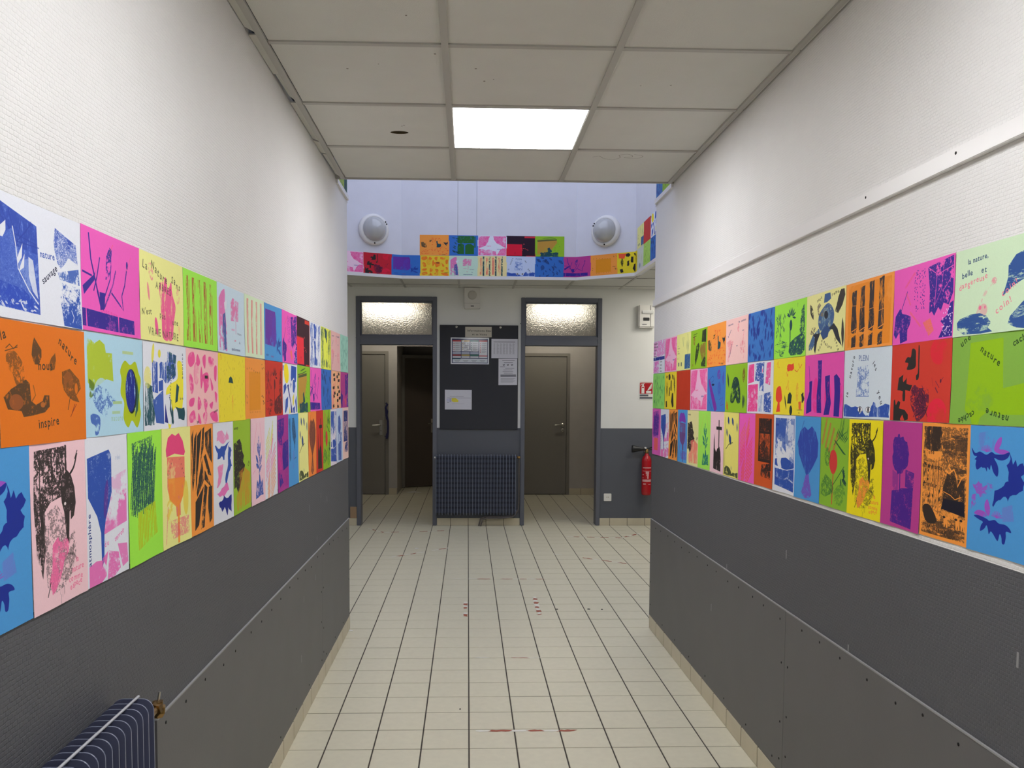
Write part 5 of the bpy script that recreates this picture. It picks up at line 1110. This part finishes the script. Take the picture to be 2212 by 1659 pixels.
# ---------------------------------------------------------------- ceiling lamps
for k, (ix, iy) in enumerate([(1, 9), (1, 5), (1, 2)]):
    a, b, c, d = XG[ix] + .013, XG[ix + 1] - .013, YG[iy] + .013, YG[iy + 1] - .013
    L = empty('ceiling_light', ((a + b) / 2, (c + d) / 2, ZC), label=('glowing square light panel in the corridor ceiling', 'light panel in the corridor ceiling above the camera', 'light panel in the corridor ceiling behind the camera')[k], cat='ceiling light', group='corridor light panels')
    MB().box(a, b, c, d, ZC - .003, ZC + .01).build('diffuser', M_led, L)
    fr = MB(); 
    for p in ((a - .004, a + .004, c, d), (b - .004, b + .004, c, d), (a, b, c - .004, c + .004), (a, b, d - .004, d + .004)): fr.box(*p, ZC - .005, ZC + .008)
    fr.build('frame', M_white, L)
for k, (x, y) in enumerate(((-2.2, 7.0), (2.55, 7.3), (2.55, 8.7))):
    L = empty('ceiling_light', (x, y, ZH), label=('square light panel in the hall ceiling left of the light well', 'square light panel in the hall ceiling right of the light well', 'square light panel in the hall ceiling near the far right corner')[k], cat='ceiling light', group='hall light panels')
    MB().box(x - .28, x + .28, y - .28, y + .28, ZH - .012, ZH - .008).build('diffuser', mat('hall led diffuser', (255, 250, 240), .5, emit=(9, 15, 13)[k]), L)
    MB().box(x - .3, x + .3, y - .3, y + .3, ZH - .008, ZH - .0055).build('frame', M_white, L)
for k, (x, y) in enumerate(((-1.07, 11.55), (1.24, 11.55))):
    L = empty('tube_light', (x, y, 2.70), label='tube lamp under the ceiling of the %s back room' % ('left' if k == 0 else 'right'), cat='ceiling light', group='back room tube lamps')
    MB().box(x - .36, x + .36, y - .06, y + .06, 2.60, 2.66).build('cover', M_tube, L, bevel=.012)
    MB().box(x - .45, x + .45, y - .075, y + .075, 2.66, 2.72).build('housing', M_white, L)
for k, (x, y) in enumerate(((-.64, 10.55), (.98, 10.55))):
    L = empty('ceiling_spot', (x, y, 2.72), label='small warm round lamp in the %s back room' % ('left' if k == 0 else 'right'), cat='ceiling light', group='small warm lamps in the back rooms')
    MB().lathe([(.0001, -.06), (.04, -.05), (.06, -.02), (.065, 0)], (x, y, 2.71), (0, 0, 1), 20).build('dome', M_warm, L)
    MB().lathe([(.075, 0), (.075, .012), (.0001, .012)], (x, y, 2.708), (0, 0, 1), 20).build('base', M_white, L)
# round bulkhead lamps on the oblique walls of the well
for k, (s, lab) in enumerate(((-.671 - .30, 'round white bulkhead lamp at the left of the light well wall'), (1.106 + .33, 'round white bulkhead lamp at the right of the light well wall'))):
    x, y, n1, n2 = wellpath(s); z = 3.105; ax = Vector((n1, n2, 0)); c = Vector((x, y, z))
    L = empty('bulkhead_lamp', (x, y, z), label=lab, cat='wall lamp', group='bulkhead lamps on the light well wall')
    MB().lathe([(.15, .0), (.155, .01), (.153, .03), (.142, .043), (.124, .05), (.118, .046)], c, ax, 48).build('rim', M_white, L)
    MB().lathe([(.119, .042), (.118, .055), (.108, .085), (.085, .112), (.05, .13), (.02, .139), (.0001, .141)], c, ax, 48).build('dome', M_lamp, L)
    side = ax.cross(Vector((0, 0, 1)))
    for a in (-90, 145 if k else 35, 25 if k == 0 else 155):
        a = math.radians(a); p = c + (side * -math.cos(a) + Vector((0, 0, 1)) * math.sin(a)) * .137 + ax * .0465
        MB().lathe([(.0001, .003), (.007, .002), (.008, 0)], p, ax, 10).build('screw', M_dark, L)

# ---------------------------------------------------------------- speaker, emergency light, sign, socket
S = empty('speaker', (.046, YF, 2.54), label='white box loudspeaker on the far wall between the doorways', cat='speaker')
MB().box(-.041, .134, YF - .075, YF - .0005, 2.418, 2.648).build('case', M_spk, S, bevel=.006)
MB().lathe([(.0001, .002), (.03, .004), (.046, .003), (.05, 0)], (.047, YF - .075, 2.565), (0, -1, 0), 28).build('grille', M_grille, S)
MB().box(-.04, .133, YF - .0765, YF - .0745, 2.474, 2.478).build('seam', M_grille, S)
MB().box(.03, .066, YF - .0768, YF - .0745, 2.44, 2.45).build('name_plate', M_ink, S)
E_ = empty('emergency_light', (1.99, YF, 2.34), label='white plastic emergency lighting unit high on the far wall at right', cat='emergency light')
MB().box(1.895, 2.085, YF - .07, YF - .0005, 2.225, 2.475).build('case', M_white, E_, bevel=.012)
MB().box(1.93, 2.06, YF - .083, YF - .069, 2.375, 2.415).build('lamp_cover', M_lamp, E_, bevel=.006)
MB().box(1.945, 2.015, YF - .074, YF - .069, 2.30, 2.335).build('window', M_blk, E_, bevel=.006)
MB().box(1.935, 1.985, YF - .0725, YF - .0695, 2.258, 2.264).build('label_line', M_ink, E_)
MB().box(2.025, 2.029, YF - .073, YF - .069, 2.235, 2.47).build('seam', M_ink, E_)
G = empty('fire_sign', (2.0, YF, 1.52), label='red and white fire extinguisher sign on the far wall at right', cat='sign')
sx0, sx1 = 1.927, 2.083
MB().box(sx0, sx1, YF - .004, YF - .0005, 1.425, 1.628).build('plate', M_white, G, bevel=.001)
MB().box(sx0 + .006, sx1 - .006, YF - .0048, YF - .0038, 1.49, 1.612).build('red_field', M_red, G)
e = MB(); yq = YF - .0056
def fl(p): e.prism([(x, yq, z) for x, z in p], (0, .001, 0))
fl([(1.952, 1.495), (1.984, 1.495), (1.984, 1.573), (1.978, 1.583), (1.958, 1.583), (1.952, 1.573)]); fl([(1.962, 1.583), (1.975, 1.583), (1.977, 1.60), (1.96, 1.60)]); fl([(1.94, 1.585), (1.948, 1.60), (1.985, 1.606), (1.985, 1.600), (1.95, 1.594), (1.944, 1.580)])
fl([(2.005, 1.495), (2.062, 1.495), (2.062, 1.522), (2.005, 1.522)])
for q in range(4): fl([(2.018 + q * .012, 1.528 + q * .006), (2.026 + q * .012, 1.526 + q * .006), (2.048 + q * .007, 1.572 + q * .011), (2.038 + q * .007, 1.566 + q * .011)])
e.build('symbol', M_white, G)
MB().box(1.958, 1.978, YF - .0062, YF - .0054, 1.555, 1.566).build('symbol_band', M_red, G)
MB().box(sx0 + .006, 2.03, YF - .0048, YF - .0038, 1.462, 1.482).box(sx0 + .006, sx1 - .006, YF - .0048, YF - .0038, 1.434, 1.454).build('text_bar', mat('sign grey', (90, 92, 100), .5), G)
MB().box(sx0 + .01, sx1 - .01, YF - .0048, YF - .0038, 1.617, 1.621).build('caption_line', M_red, G)
K_ = empty('power_socket', (1.583, YF, .32), label='white square wall socket low on the grey far wall', cat='socket')
MB().box(1.54, 1.627, YF - .012, YF - .0005, .277, .363).build('plate', M_white, K_, bevel=.004)
MB().lathe([(.022, .0), (.02, -.004), (.0001, -.006)], (1.583, YF - .0118, .326), (0, -1, 0), 20).build('recess', M_grille, K_)
MB().lathe([(.0001, .002), (.004, .002), (.004, -.003)], (1.575, YF - .0125, .322), (0, -1, 0), 8).lathe([(.0001, .002), (.004, .002), (.004, -.003)], (1.592, YF - .0125, .322), (0, -1, 0), 8).build('contact', M_brass, K_)

# fire extinguisher
X = empty('fire_extinguisher', (2.005, YF - .085, .37), label='red fire extinguisher with black horn hanging on the far wall', cat='fire extinguisher')
ex, ey = 2.005, YF - .085
MB().lathe([(.0001, .355), (.046, .358), (.053, .37), (.054, .40), (.054, .74), (.05, .765), (.038, .79), (.022, .805), (.018, .83), (.0001, .83)], (ex, ey, 0), (0, 0, 1), 28).build('cylinder', M_red, X)
MB().lathe([(.02, .826), (.02, .862), (.014, .87), (.0001, .872)], (ex, ey, 0), (0, 0, 1), 16).build('valve', M_brass, X)
MB().lathe([(.0001, -.165), (.0395, -.163), (.041, -.15), (.03, -.10), (.02, -.05), (.014, -.01), (.0001, -.005)], (ex - .005, ey - .01, .872), (1, -.1, -.02), 20).build('horn', M_blk, X)
MB().tube([(ex, ey, .872), (ex + .03, ey, .885), (ex + .12, ey, .915)], .008, 8).tube([(ex, ey, .862), (ex + .04, ey, .868), (ex + .115, ey, .872)], .007, 8).build('lever', M_blk, X)
MB().lathe([(.0001, .004), (.011, .003), (.012, -.02)], (ex - .018, ey - .02, .885), (0, -1, 0), 12).build('gauge', M_white, X)
lb = MB()
for z0, z1, a0, a1 in ((.66, .672, -1.0, .9), (.628, .632, -1.1, 1.0), (.60, .624, -.35, .35), (.575, .6, -.2, .3), (.545, .575, -.05, .25), (.51, .535, -1.1, .9), (.55, .556, -1.1, -.8), (.585, .592, -1.1, -.75), (.478, .49, -.9, -.3), (.478, .485, .2, .8)):
    n = 8; A = [a0 + (a1 - a0) * k / n for k in range(n + 1)]
    lb.add([(ex + .0546 * math.sin(t), ey - .0546 * math.cos(t), z) for z in (z0, z1) for t in A], [(k, k + 1, n + 2 + k, n + 1 + k) for k in range(n)])
lb.build('label', mat('pale label print', (214, 160, 160), .5), X)
MB().box(ex - .03, ex + .03, ey + .054, YF - .0008, .6, .64).build('bracket', M_steel, X); MB().box(ex - .02, ex + .02, ey + .02, YF - .0008, .835, .85).build('bracket', M_steel, X)

# ---------------------------------------------------------------- notice board and papers
B = empty('notice_board', (.124, YF, 1.66), label='tall charcoal notice board between the doorways above the radiator', cat='notice board')
MB().box(-.312, .56, YF - .016, YF - .0005, 1.083, 2.241).build('panel', M_board, B, bevel=.002)
for x, z in ((-.127, 2.221), (.361, 2.219)): MB().lathe([(.0001, .004), (.012, .003), (.013, 0)], (x, YF - .016, z), (0, -1, 0), 16).lathe([(.0001, .0055), (.004, .005), (.004, .003)], (x, YF - .016, z), (0, -1, 0), 8).build('washer_screw', M_steel, B)
MB().tube([(.585, YF - .004, 2.262), (.585, YF - .0005, 2.262)], .005, 8).build('screw', M_ink, B)
YBd = YF - .0162
bpath = lambda s: (s, YBd, 0, -1)
def plan(p):
    N = (30, 34, 80); p.b(3, 4, 97, 96, N); cols = ((176, 40, 50), (190, 150, 60), (40, 110, 100), (176, 40, 50))
    for i in range(4):
        x = 5 + i * 23; p.b(x, 11, x + 21.5, 52 if i < 3 else 70, (206, 208, 214)); p.b(x, 10, x + 21.5, 15, cols[i])
        for k in range(5 if i != 1 else 4): p.e(x + 3.5, 22 + k * 8, 5, 5, cols[i]); p.b(x + 7, 20 + k * 8, x + 19, 21.5 + k * 8, (130, 130, 140)); p.b(x + 7, 23 + k * 8, x + 16, 24 + k * 8, (150, 150, 160))
        if i < 3: p.b(x, 54, x + 21.5, 62, (170, 176, 196)); p.b(x, 63, x + 21.5, 69, ((150, 70, 70), (170, 150, 90), (60, 110, 100))[i]); p.b(x, 70, x + 21.5, 76, (206, 208, 214))
        else: p.b(x, 67, x + 21.5, 70, cols[3]); p.b(x, 70, x + 21.5, 76, (206, 208, 214))
    p.b(5, 79, 96, 94, (200, 206, 214)); p.b(5, 79, 26, 82, (50, 110, 110))
    for i in range(4): p.b(10 + i * 22, 86, 24 + i * 22, 87.5, (110, 110, 120)); p.b(12 + i * 22, 89, 22 + i * 22, 90, (130, 130, 140))
    for a, b_, c_, d_ in ((28, 12, 8, 4), (38, 20, 5, 9), (30, 30, 7, 4), (44, 34, 4, 10), (34, 42, 9, 4), (47, 48, 6, 4), (30, 47, 4, 3)): p.f([(a, b_), (a + c_, b_ - 2), (a + c_ * .8, b_ + d_), (a + 1, b_ + d_ * .8)], (236, 238, 240), a=.9)
def title(p):
    p.t('Informations Elèves', 8, 44, 19, (60, 58, 56), 1, 1); p.t('et sa Visite', 26, 80, 18, (70, 68, 66), 1, 1)
def table(p):
    p.b(8, 14, 90, 18, (120, 120, 130), a=.7)
    for c in range(7):
        for r in range(14): p.b(8 + c * 12, 24 + r * 4, 14 + c * 12 + (r * c) % 4, 26 + r * 4, (140, 140, 150), a=.7)
def notice(p):
    K = (70, 70, 80)
    p.b(20, 6, 86, 8, K, a=.7); p.b(28, 14, 76, 16, K, a=.7)
    for x in (22, 44, 66): p.f([(x, 20), (x + 6, 23), (x + 12, 20), (x + 10, 25), (x + 3, 26)], K)
    for k, (a, b_) in enumerate(((8, 34), (36, 84), (26, 74), (22, 78), (28, 76))): p.b(a, 30 + k * 6, b_, 31.5 + k * 6, K, a=.7)
    p.b(10, 60, 94, 68, (150, 150, 158)); p.b(12, 61, 92, 63, K, a=.8); p.b(12, 66, 94, 68, K, a=.7)
    for k in range(6): p.b(12, 74 + k * 3, 90 - k % 3 * 6, 75 + k * 3, K, a=.5)
def low(p):
    p.b(18, 32, 70, 34, (110, 110, 130), a=.7); p.b(8, 40, 96, 42, (110, 110, 130), a=.7); p.b(6, 46, 16, 60, (190, 190, 215)); p.b(17, 44, 24, 62, (170, 170, 200)); p.f('25,43 40,42 50,52 50,62 34,63 25,58', (220, 208, 60)); p.b(8, 63, 16, 65, (110, 110, 120)); p.b(26, 70, 74, 71.5, (150, 150, 160), a=.6)
for lab, w_, h_, fn, (x0, x1, z0, z1), tall, pap in (
    ('pale title strip pinned at the top of the notice board', 290, 121, title, (-.03, .264, 2.108, 2.222), 0, (196, 190, 176)),
    ('coloured safety instructions sheet in glossy plastic on the notice board', 420, 297, plan, (-.19, .235, 1.809, 2.103), 0, (222, 224, 230)),
    ('white table sheet in a plastic sleeve at the right of the board', 297, 210, table, (.262, .555, 1.878, 2.092), 0, (206, 206, 216)),
    ('white printed notice hanging below the table sheet', 210, 297, notice, (.342, .551, 1.579, 1.872), 1, (206, 206, 214)),
    ('white sheet with a yellow patch low on the notice board', 297, 210, low, (-.254, .045, 1.303, 1.523), 0, (208, 208, 218))):
    p = Paper(w_, h_, pap, 1.4); fn(p)
    o = sheet(lab, 'papers on the notice board', p.image('notice'), (lambda s, k=(.0035 if fn in (title, table) else 0): (s, YBd - k, 0, -1)), x0, x1, (z0, z0), (z1, z1), seed=int(w_ + z0 * 10), curl=.25, cat='paper'); o.name = 'notice_sheet'; o.data.name = 'notice_sheet'
    if fn in (plan, table, low):
        b_ = o.active_material.node_tree.nodes['Principled BSDF']; b_.inputs['Coat Weight'].default_value = .8; b_.inputs['Coat Roughness'].default_value = .08

# ---------------------------------------------------------------- radiators
def blade_pts(x0, x1, z0, z1, r=.028, n=5):
    P = []
    for cx_, cz_, a0 in ((x1 - r, z1 - r, 0), (x0 + r, z1 - r, 90), (x0 + r, z0 + r, 180), (x1 - r, z0 + r, 270)):
        for k in range(n + 1): a = math.radians(a0 + 90 * k / n); P.append((cx_ + r * math.cos(a), cz_ + r * math.sin(a)))
    return P
Rn = empty('radiator', (-.69, 1.3, .1), label='navy finned radiator on the left wall beside the camera', cat='radiator')
P = blade_pts(-.739, -.653, .12, .843, .024, 6)
fm = MB().prism([(x, 0, z) for x, z in P], (0, .0032, 0), side=1).build('fin', [M_radn, mat('radiator fin worn lit edge', (114, 120, 140), .3)], None); fin_me = fm.data; bpy.data.objects.remove(fm)  # rim faces paler: worn enamel and lit edges, both put into the colour
core = blade_pts(-.712, -.675, .14, .835, .015)
rim_me = None
for k in range(27): inst('fin', fin_me, Rn, (0, 1.735 - k * .0292, 0))
for k in range(26): MB().box(-.706, -.684, 1.735 - k * .0292 - .0255, 1.735 - k * .0292 - .0003, .15, .80).build('tube', M_radn, Rn)
for z in (.17, .80): MB().tube([(-.69, .97, z), (-.69, 1.735, z)], .014, 12).build('header_pipe', M_radn, Rn)
MB().tube([(-.692, .95, .8462), (-.686, 1.742, .8462)], .0028, 8).build('top_rod', M_rod, Rn, label='pale rod across the fin tops')
v = MB(); vy, vz = 1.885, .768; vx = -.70
v.tube([(-.692, 1.738, vz + .01), (-.692, 1.80, vz + .008), (vx, vy, vz)], .008, 12); v.lathe([(.0001, -.014), (.016, -.014), (.016, .006), (.011, .007)], (vx, vy - .01, vz), (0, 1, 0), 6, smooth=False)
v.lathe([(.0001, -.024), (.012, -.022), (.018, -.012), (.018, .002), (.013, .004), (.013, .014), (.0001, .015)], (vx, vy, vz), (0, 0, 1), 6, smooth=False)
v.build('valve', M_brass, Rn, label='brass valve')
MB().tube([(vx, vy + .004, vz + .014), (vx + .003, vy + .005, vz + .034)], .003, 8).build('valve_stem', M_steel, Rn)
MB().tube([(-.728, 1.72, .76), (-.730, 1.715, .6), (-.730, 1.71, .02)], .007, 10).build('pipe', M_radn, Rn)
for z in (.25, .72):
    for y in (1.1, 1.6): MB().box(-.7428, -.73, y, y + .02, z, z + .04).build('bracket', M_radn, Rn)
MB().box(-.74, -.70, 1.28, 1.3, .0, .13).build('foot', M_radn, Rn)

M_radd = mat('radiator tube navy', (52, 58, 76), .4); M_rad2 = mat('radiator fin grey blue', (104, 112, 130), .35)
Rf = empty('radiator', (.09, YF - .06, .1), label='blue-grey finned radiator on the far wall below the notice board', cat='radiator')
yb, yf_ = YF - .03, YF - .098
P = blade_pts(yf_, yb, .125, .805, .02, 4)
fm = MB().prism([(0, y, z) for y, z in P], (.006, 0, 0)).build('fin', M_rad2, None); ff_me = fm.data; bpy.data.objects.remove(fm)
nf = 27; x0, x1 = -.352, .532; step = (x1 - x0) / (nf - 1)
for k in range(nf): inst('fin', ff_me, Rf, (x0 + k * step, 0, 0))
for k in range(nf - 1):
    t = MB(); xa = x0 + k * step + .004
    t.box(xa + .002, xa + step - .0045, yf_ + .022, yb - .012, .15, .79)
    t.build('tube', M_radd, Rf)
w = MB()
for q in range(11):
    z = .2 + q * .055
    w.box(x0 + .005, x1, yf_ + .019, yf_ + .0215, z, z + .022)
w.build('web_band', mat('radiator deep navy', (34, 38, 54), .5), Rf)
MB().tube([(x0, YF - .06, .77), (x1 + .02, YF - .06, .77)], .012, 10).build('header_pipe', M_rad, Rf)
MB().tube([(x0, YF - .06, .17), (x1 + .02, YF - .06, .17)], .012, 10).build('header_pipe', M_rad, Rf)
MB().lathe([(.0001, -.01), (.016, -.01), (.016, .02), (.01, .03), (.0001, .031)], (.56, YF - .06, .775), (1, 0, 0), 10).build('valve', M_brass, Rf, label='brass valve')
MB().lathe([(.0001, -.015), (.009, -.014), (.01, 0)], (x0 - .004, YF - .06, .77), (1, 0, 0), 10).build('bleed_plug', M_white, Rf)
MB().tube([(.575, YF - .045, .76), (.575, YF - .045, .25), (.572, YF - .045, .19), (.55, YF - .05, .15), (.52, YF - .05, .118), (.40, YF - .05, .104), (.28, YF - .05, .108), (.19, YF - .05, .10), (.15, YF - .05, .085), (.135, YF - .05, .04), (.13, YF - .05, .001)], .009, 8).tube([(.545, YF - .07, .17), (.548, YF - .065, .14), (.50, YF - .07, .105), (.36, YF - .07, .09), (.22, YF - .07, .092), (.17, YF - .07, .075), (.155, YF - .07, .03), (.15, YF - .07, .001)], .009, 8).build('pipe', mat('grey brown pipes', (96, 90, 86), .5), Rf)
for x in (-.2, .4): MB().box(x, x + .02, YF - .032, YF - .0005, .7, .74).build('bracket', M_rad, Rf)

# ---------------------------------------------------------------- strap and paper scraps
N_ = MB(); g = random.Random(9)
def ribbon(m_, pts, w, off):
    P = [Vector(p) for p in pts]
    for i in range(len(P) - 1):
        a, b = P[i], P[i + 1]
        m_.add([a + Vector((-w / 2, off, 0)), a + Vector((w / 2, off, 0)), b + Vector((w / 2, off, 0)), b + Vector((-w / 2, off, 0)), a + Vector((-w / 2, off + .002, 0)), a + Vector((w / 2, off + .002, 0)), b + Vector((w / 2, off + .002, 0)), b + Vector((-w / 2, off + .002, 0))],
               [(0, 1, 2, 3), (7, 6, 5, 4), (0, 4, 5, 1), (2, 6, 7, 3), (1, 5, 6, 2), (3, 7, 4, 0)])
sx = -1.178
ribbon(N_, [(sx - .01, YB, 1.34), (sx + .012, YB, 1.32), (sx - .012, YB, 1.27), (sx + .01, YB, 1.22), (sx + .0, YB, 1.16), (sx + .018, YB, 1.08), (sx + .02, YB, .98), (sx + .016, YB, .88), (sx + .004, YB, .83)], .03, -.03)
ribbon(N_, [(sx - .01, YB, 1.26), (sx - .005, YB, 1.2), (sx + .004, YB, 1.1)], .02, -.036)
ribbon(N_, [(sx + .01, YB, .9), (sx + .002, YB, .82)], .03, -.036); ribbon(N_, [(sx - .03, YB, .86), (sx + .02, YB, .845)], .03, -.034)
N_.tube([(sx, YB - .013, 1.345), (sx, YB - .04, 1.35)], .004, 8)
o = N_.build('strap', M_navy); tag(o, 'navy strap hanging on the frame of the closed left back door', 'strap')
def scrap(pts, z, name, label, M=M_paper, cat='paper', group=None):
    o = MB().prism([(x, y, z) for x, y in pts], (0, 0, .0015)).build(name, M); return tag(o, label, cat, group)
scrap([(-.93, 12.55), (-.86, 12.43), (-.76, 12.50), (-.70, 12.44), (-.68, 12.53), (-.77, 12.58), (-.80, 12.72), (-.86, 12.60)], .001, 'paper_scrap', 'crumpled white paper on the floor in front of the dark door', M_white)
scrap([(XL + .004, 5.17), (XL + .03, 5.165), (XL + .034, 5.18), (XL + .01, 5.19)], .001, 'paper_scrap', 'tiny white paper bit at the foot of the left wall end', M_white)
scrap([(-.50, 7.93), (-.47, 7.93), (-.465, 7.97), (-.495, 7.98)], .001, 'paper_scrap', 'tiny white paper bit near the left tape line in the hall', M_white)
for k, (x, y, r, lab) in enumerate(((-.031, 3.86, .0045, 'small black dot on the floor left of the nearest tape'), (.84, 5.68, .012, 'dark crumb on the hall floor near the right wall end'), (.93, 5.67, .008, 'smaller dark crumb beside it near the right wall end'), (.62, 5.68, .009, 'brown crumb beside the right short tape in the hall'))):
    tag(MB().lathe([(.0001, .004), (r * .7, .003), (r, .0002)], (x, y, .0003), (0, 0, 1), 10).build('debris', M_dark), lab, 'debris', 'crumbs on the floor')

# ---------------------------------------------------------------- worn floor tape
def tape(path, w, seed, label, wear=.35, seg=.055):
    g = random.Random(seed); P = [Vector((*p, 0)) for p in path]; col = 0; root = empty('floor_tape', (P[0].x, P[0].y, 0)); tag(root, label, 'tape', 'worn red and white floor tape')
    for i in range(len(P) - 1):
        a, b = P[i], P[i + 1]; L = (b - a).length; d = (b - a) / L; n = Vector((-d.y, d.x, 0)); s = 0
        while s < L:
            e_ = min(L, s + seg * g.uniform(.7, 1.3)); col ^= 1
            if g.random() > wear:
                up_, dn = [], []; k = 5
                sl = g.uniform(-.012, .012)
                for q in range(k + 1):
                    t_ = s + (e_ - s) * q / k; up_.append(a + d * (t_ + sl) + n * w / 2 * g.uniform(.35, 1)); dn.append(a + d * (t_ - sl) - n * w / 2 * g.uniform(.35, 1))
                MB().prism([(v.x, v.y, .0005) for v in up_ + dn[::-1]], (0, 0, .0006)).build('tape_piece', (M_tred, M_twht)[col], root)
            s = e_
tape([(.04, 3.605), (.478, 3.600)], .024, 4, 'worn red and white tape line across the nearest floor tiles', 0, .075)
tape([(.05, 4.630), (.49, 4.615)], .012, 5, 'faint brown tape trace across the corridor floor', .35, .07)
tape([(-.012, 5.90), (-.010, 5.50)], .036, 6, 'left one of two short worn tape strips pointing away', .04, .045)
tape([(.492, 6.04), (.488, 5.54)], .042, 7, 'right one of two short worn tape strips pointing away', .0, .055)
tape([(-.12, 6.635), (.62, 6.622)], .022, 8, 'tape line across the hall floor behind the two short strips', .25, .08)
tape([(-.70, 7.52), (-.18, 7.985)], .032, 9, 'slanting tape line at the left of the hall floor', .06, .09)
tape([(-1.08, 9.15), (-.89, 8.88), (-.22, 9.0)], .03, 10, 'bent tape line in front of the left doorway', .15, .08)
tape([(1.03, 8.62), (1.592, 8.541), (1.98, 8.97)], .036, 11, 'bent tape line near the far right corner of the hall', .06, .08)
tape([(.80, 7.68), (1.40, 7.23)], .03, 12, 'slanting tape line at the right of the hall floor', .12, .09)
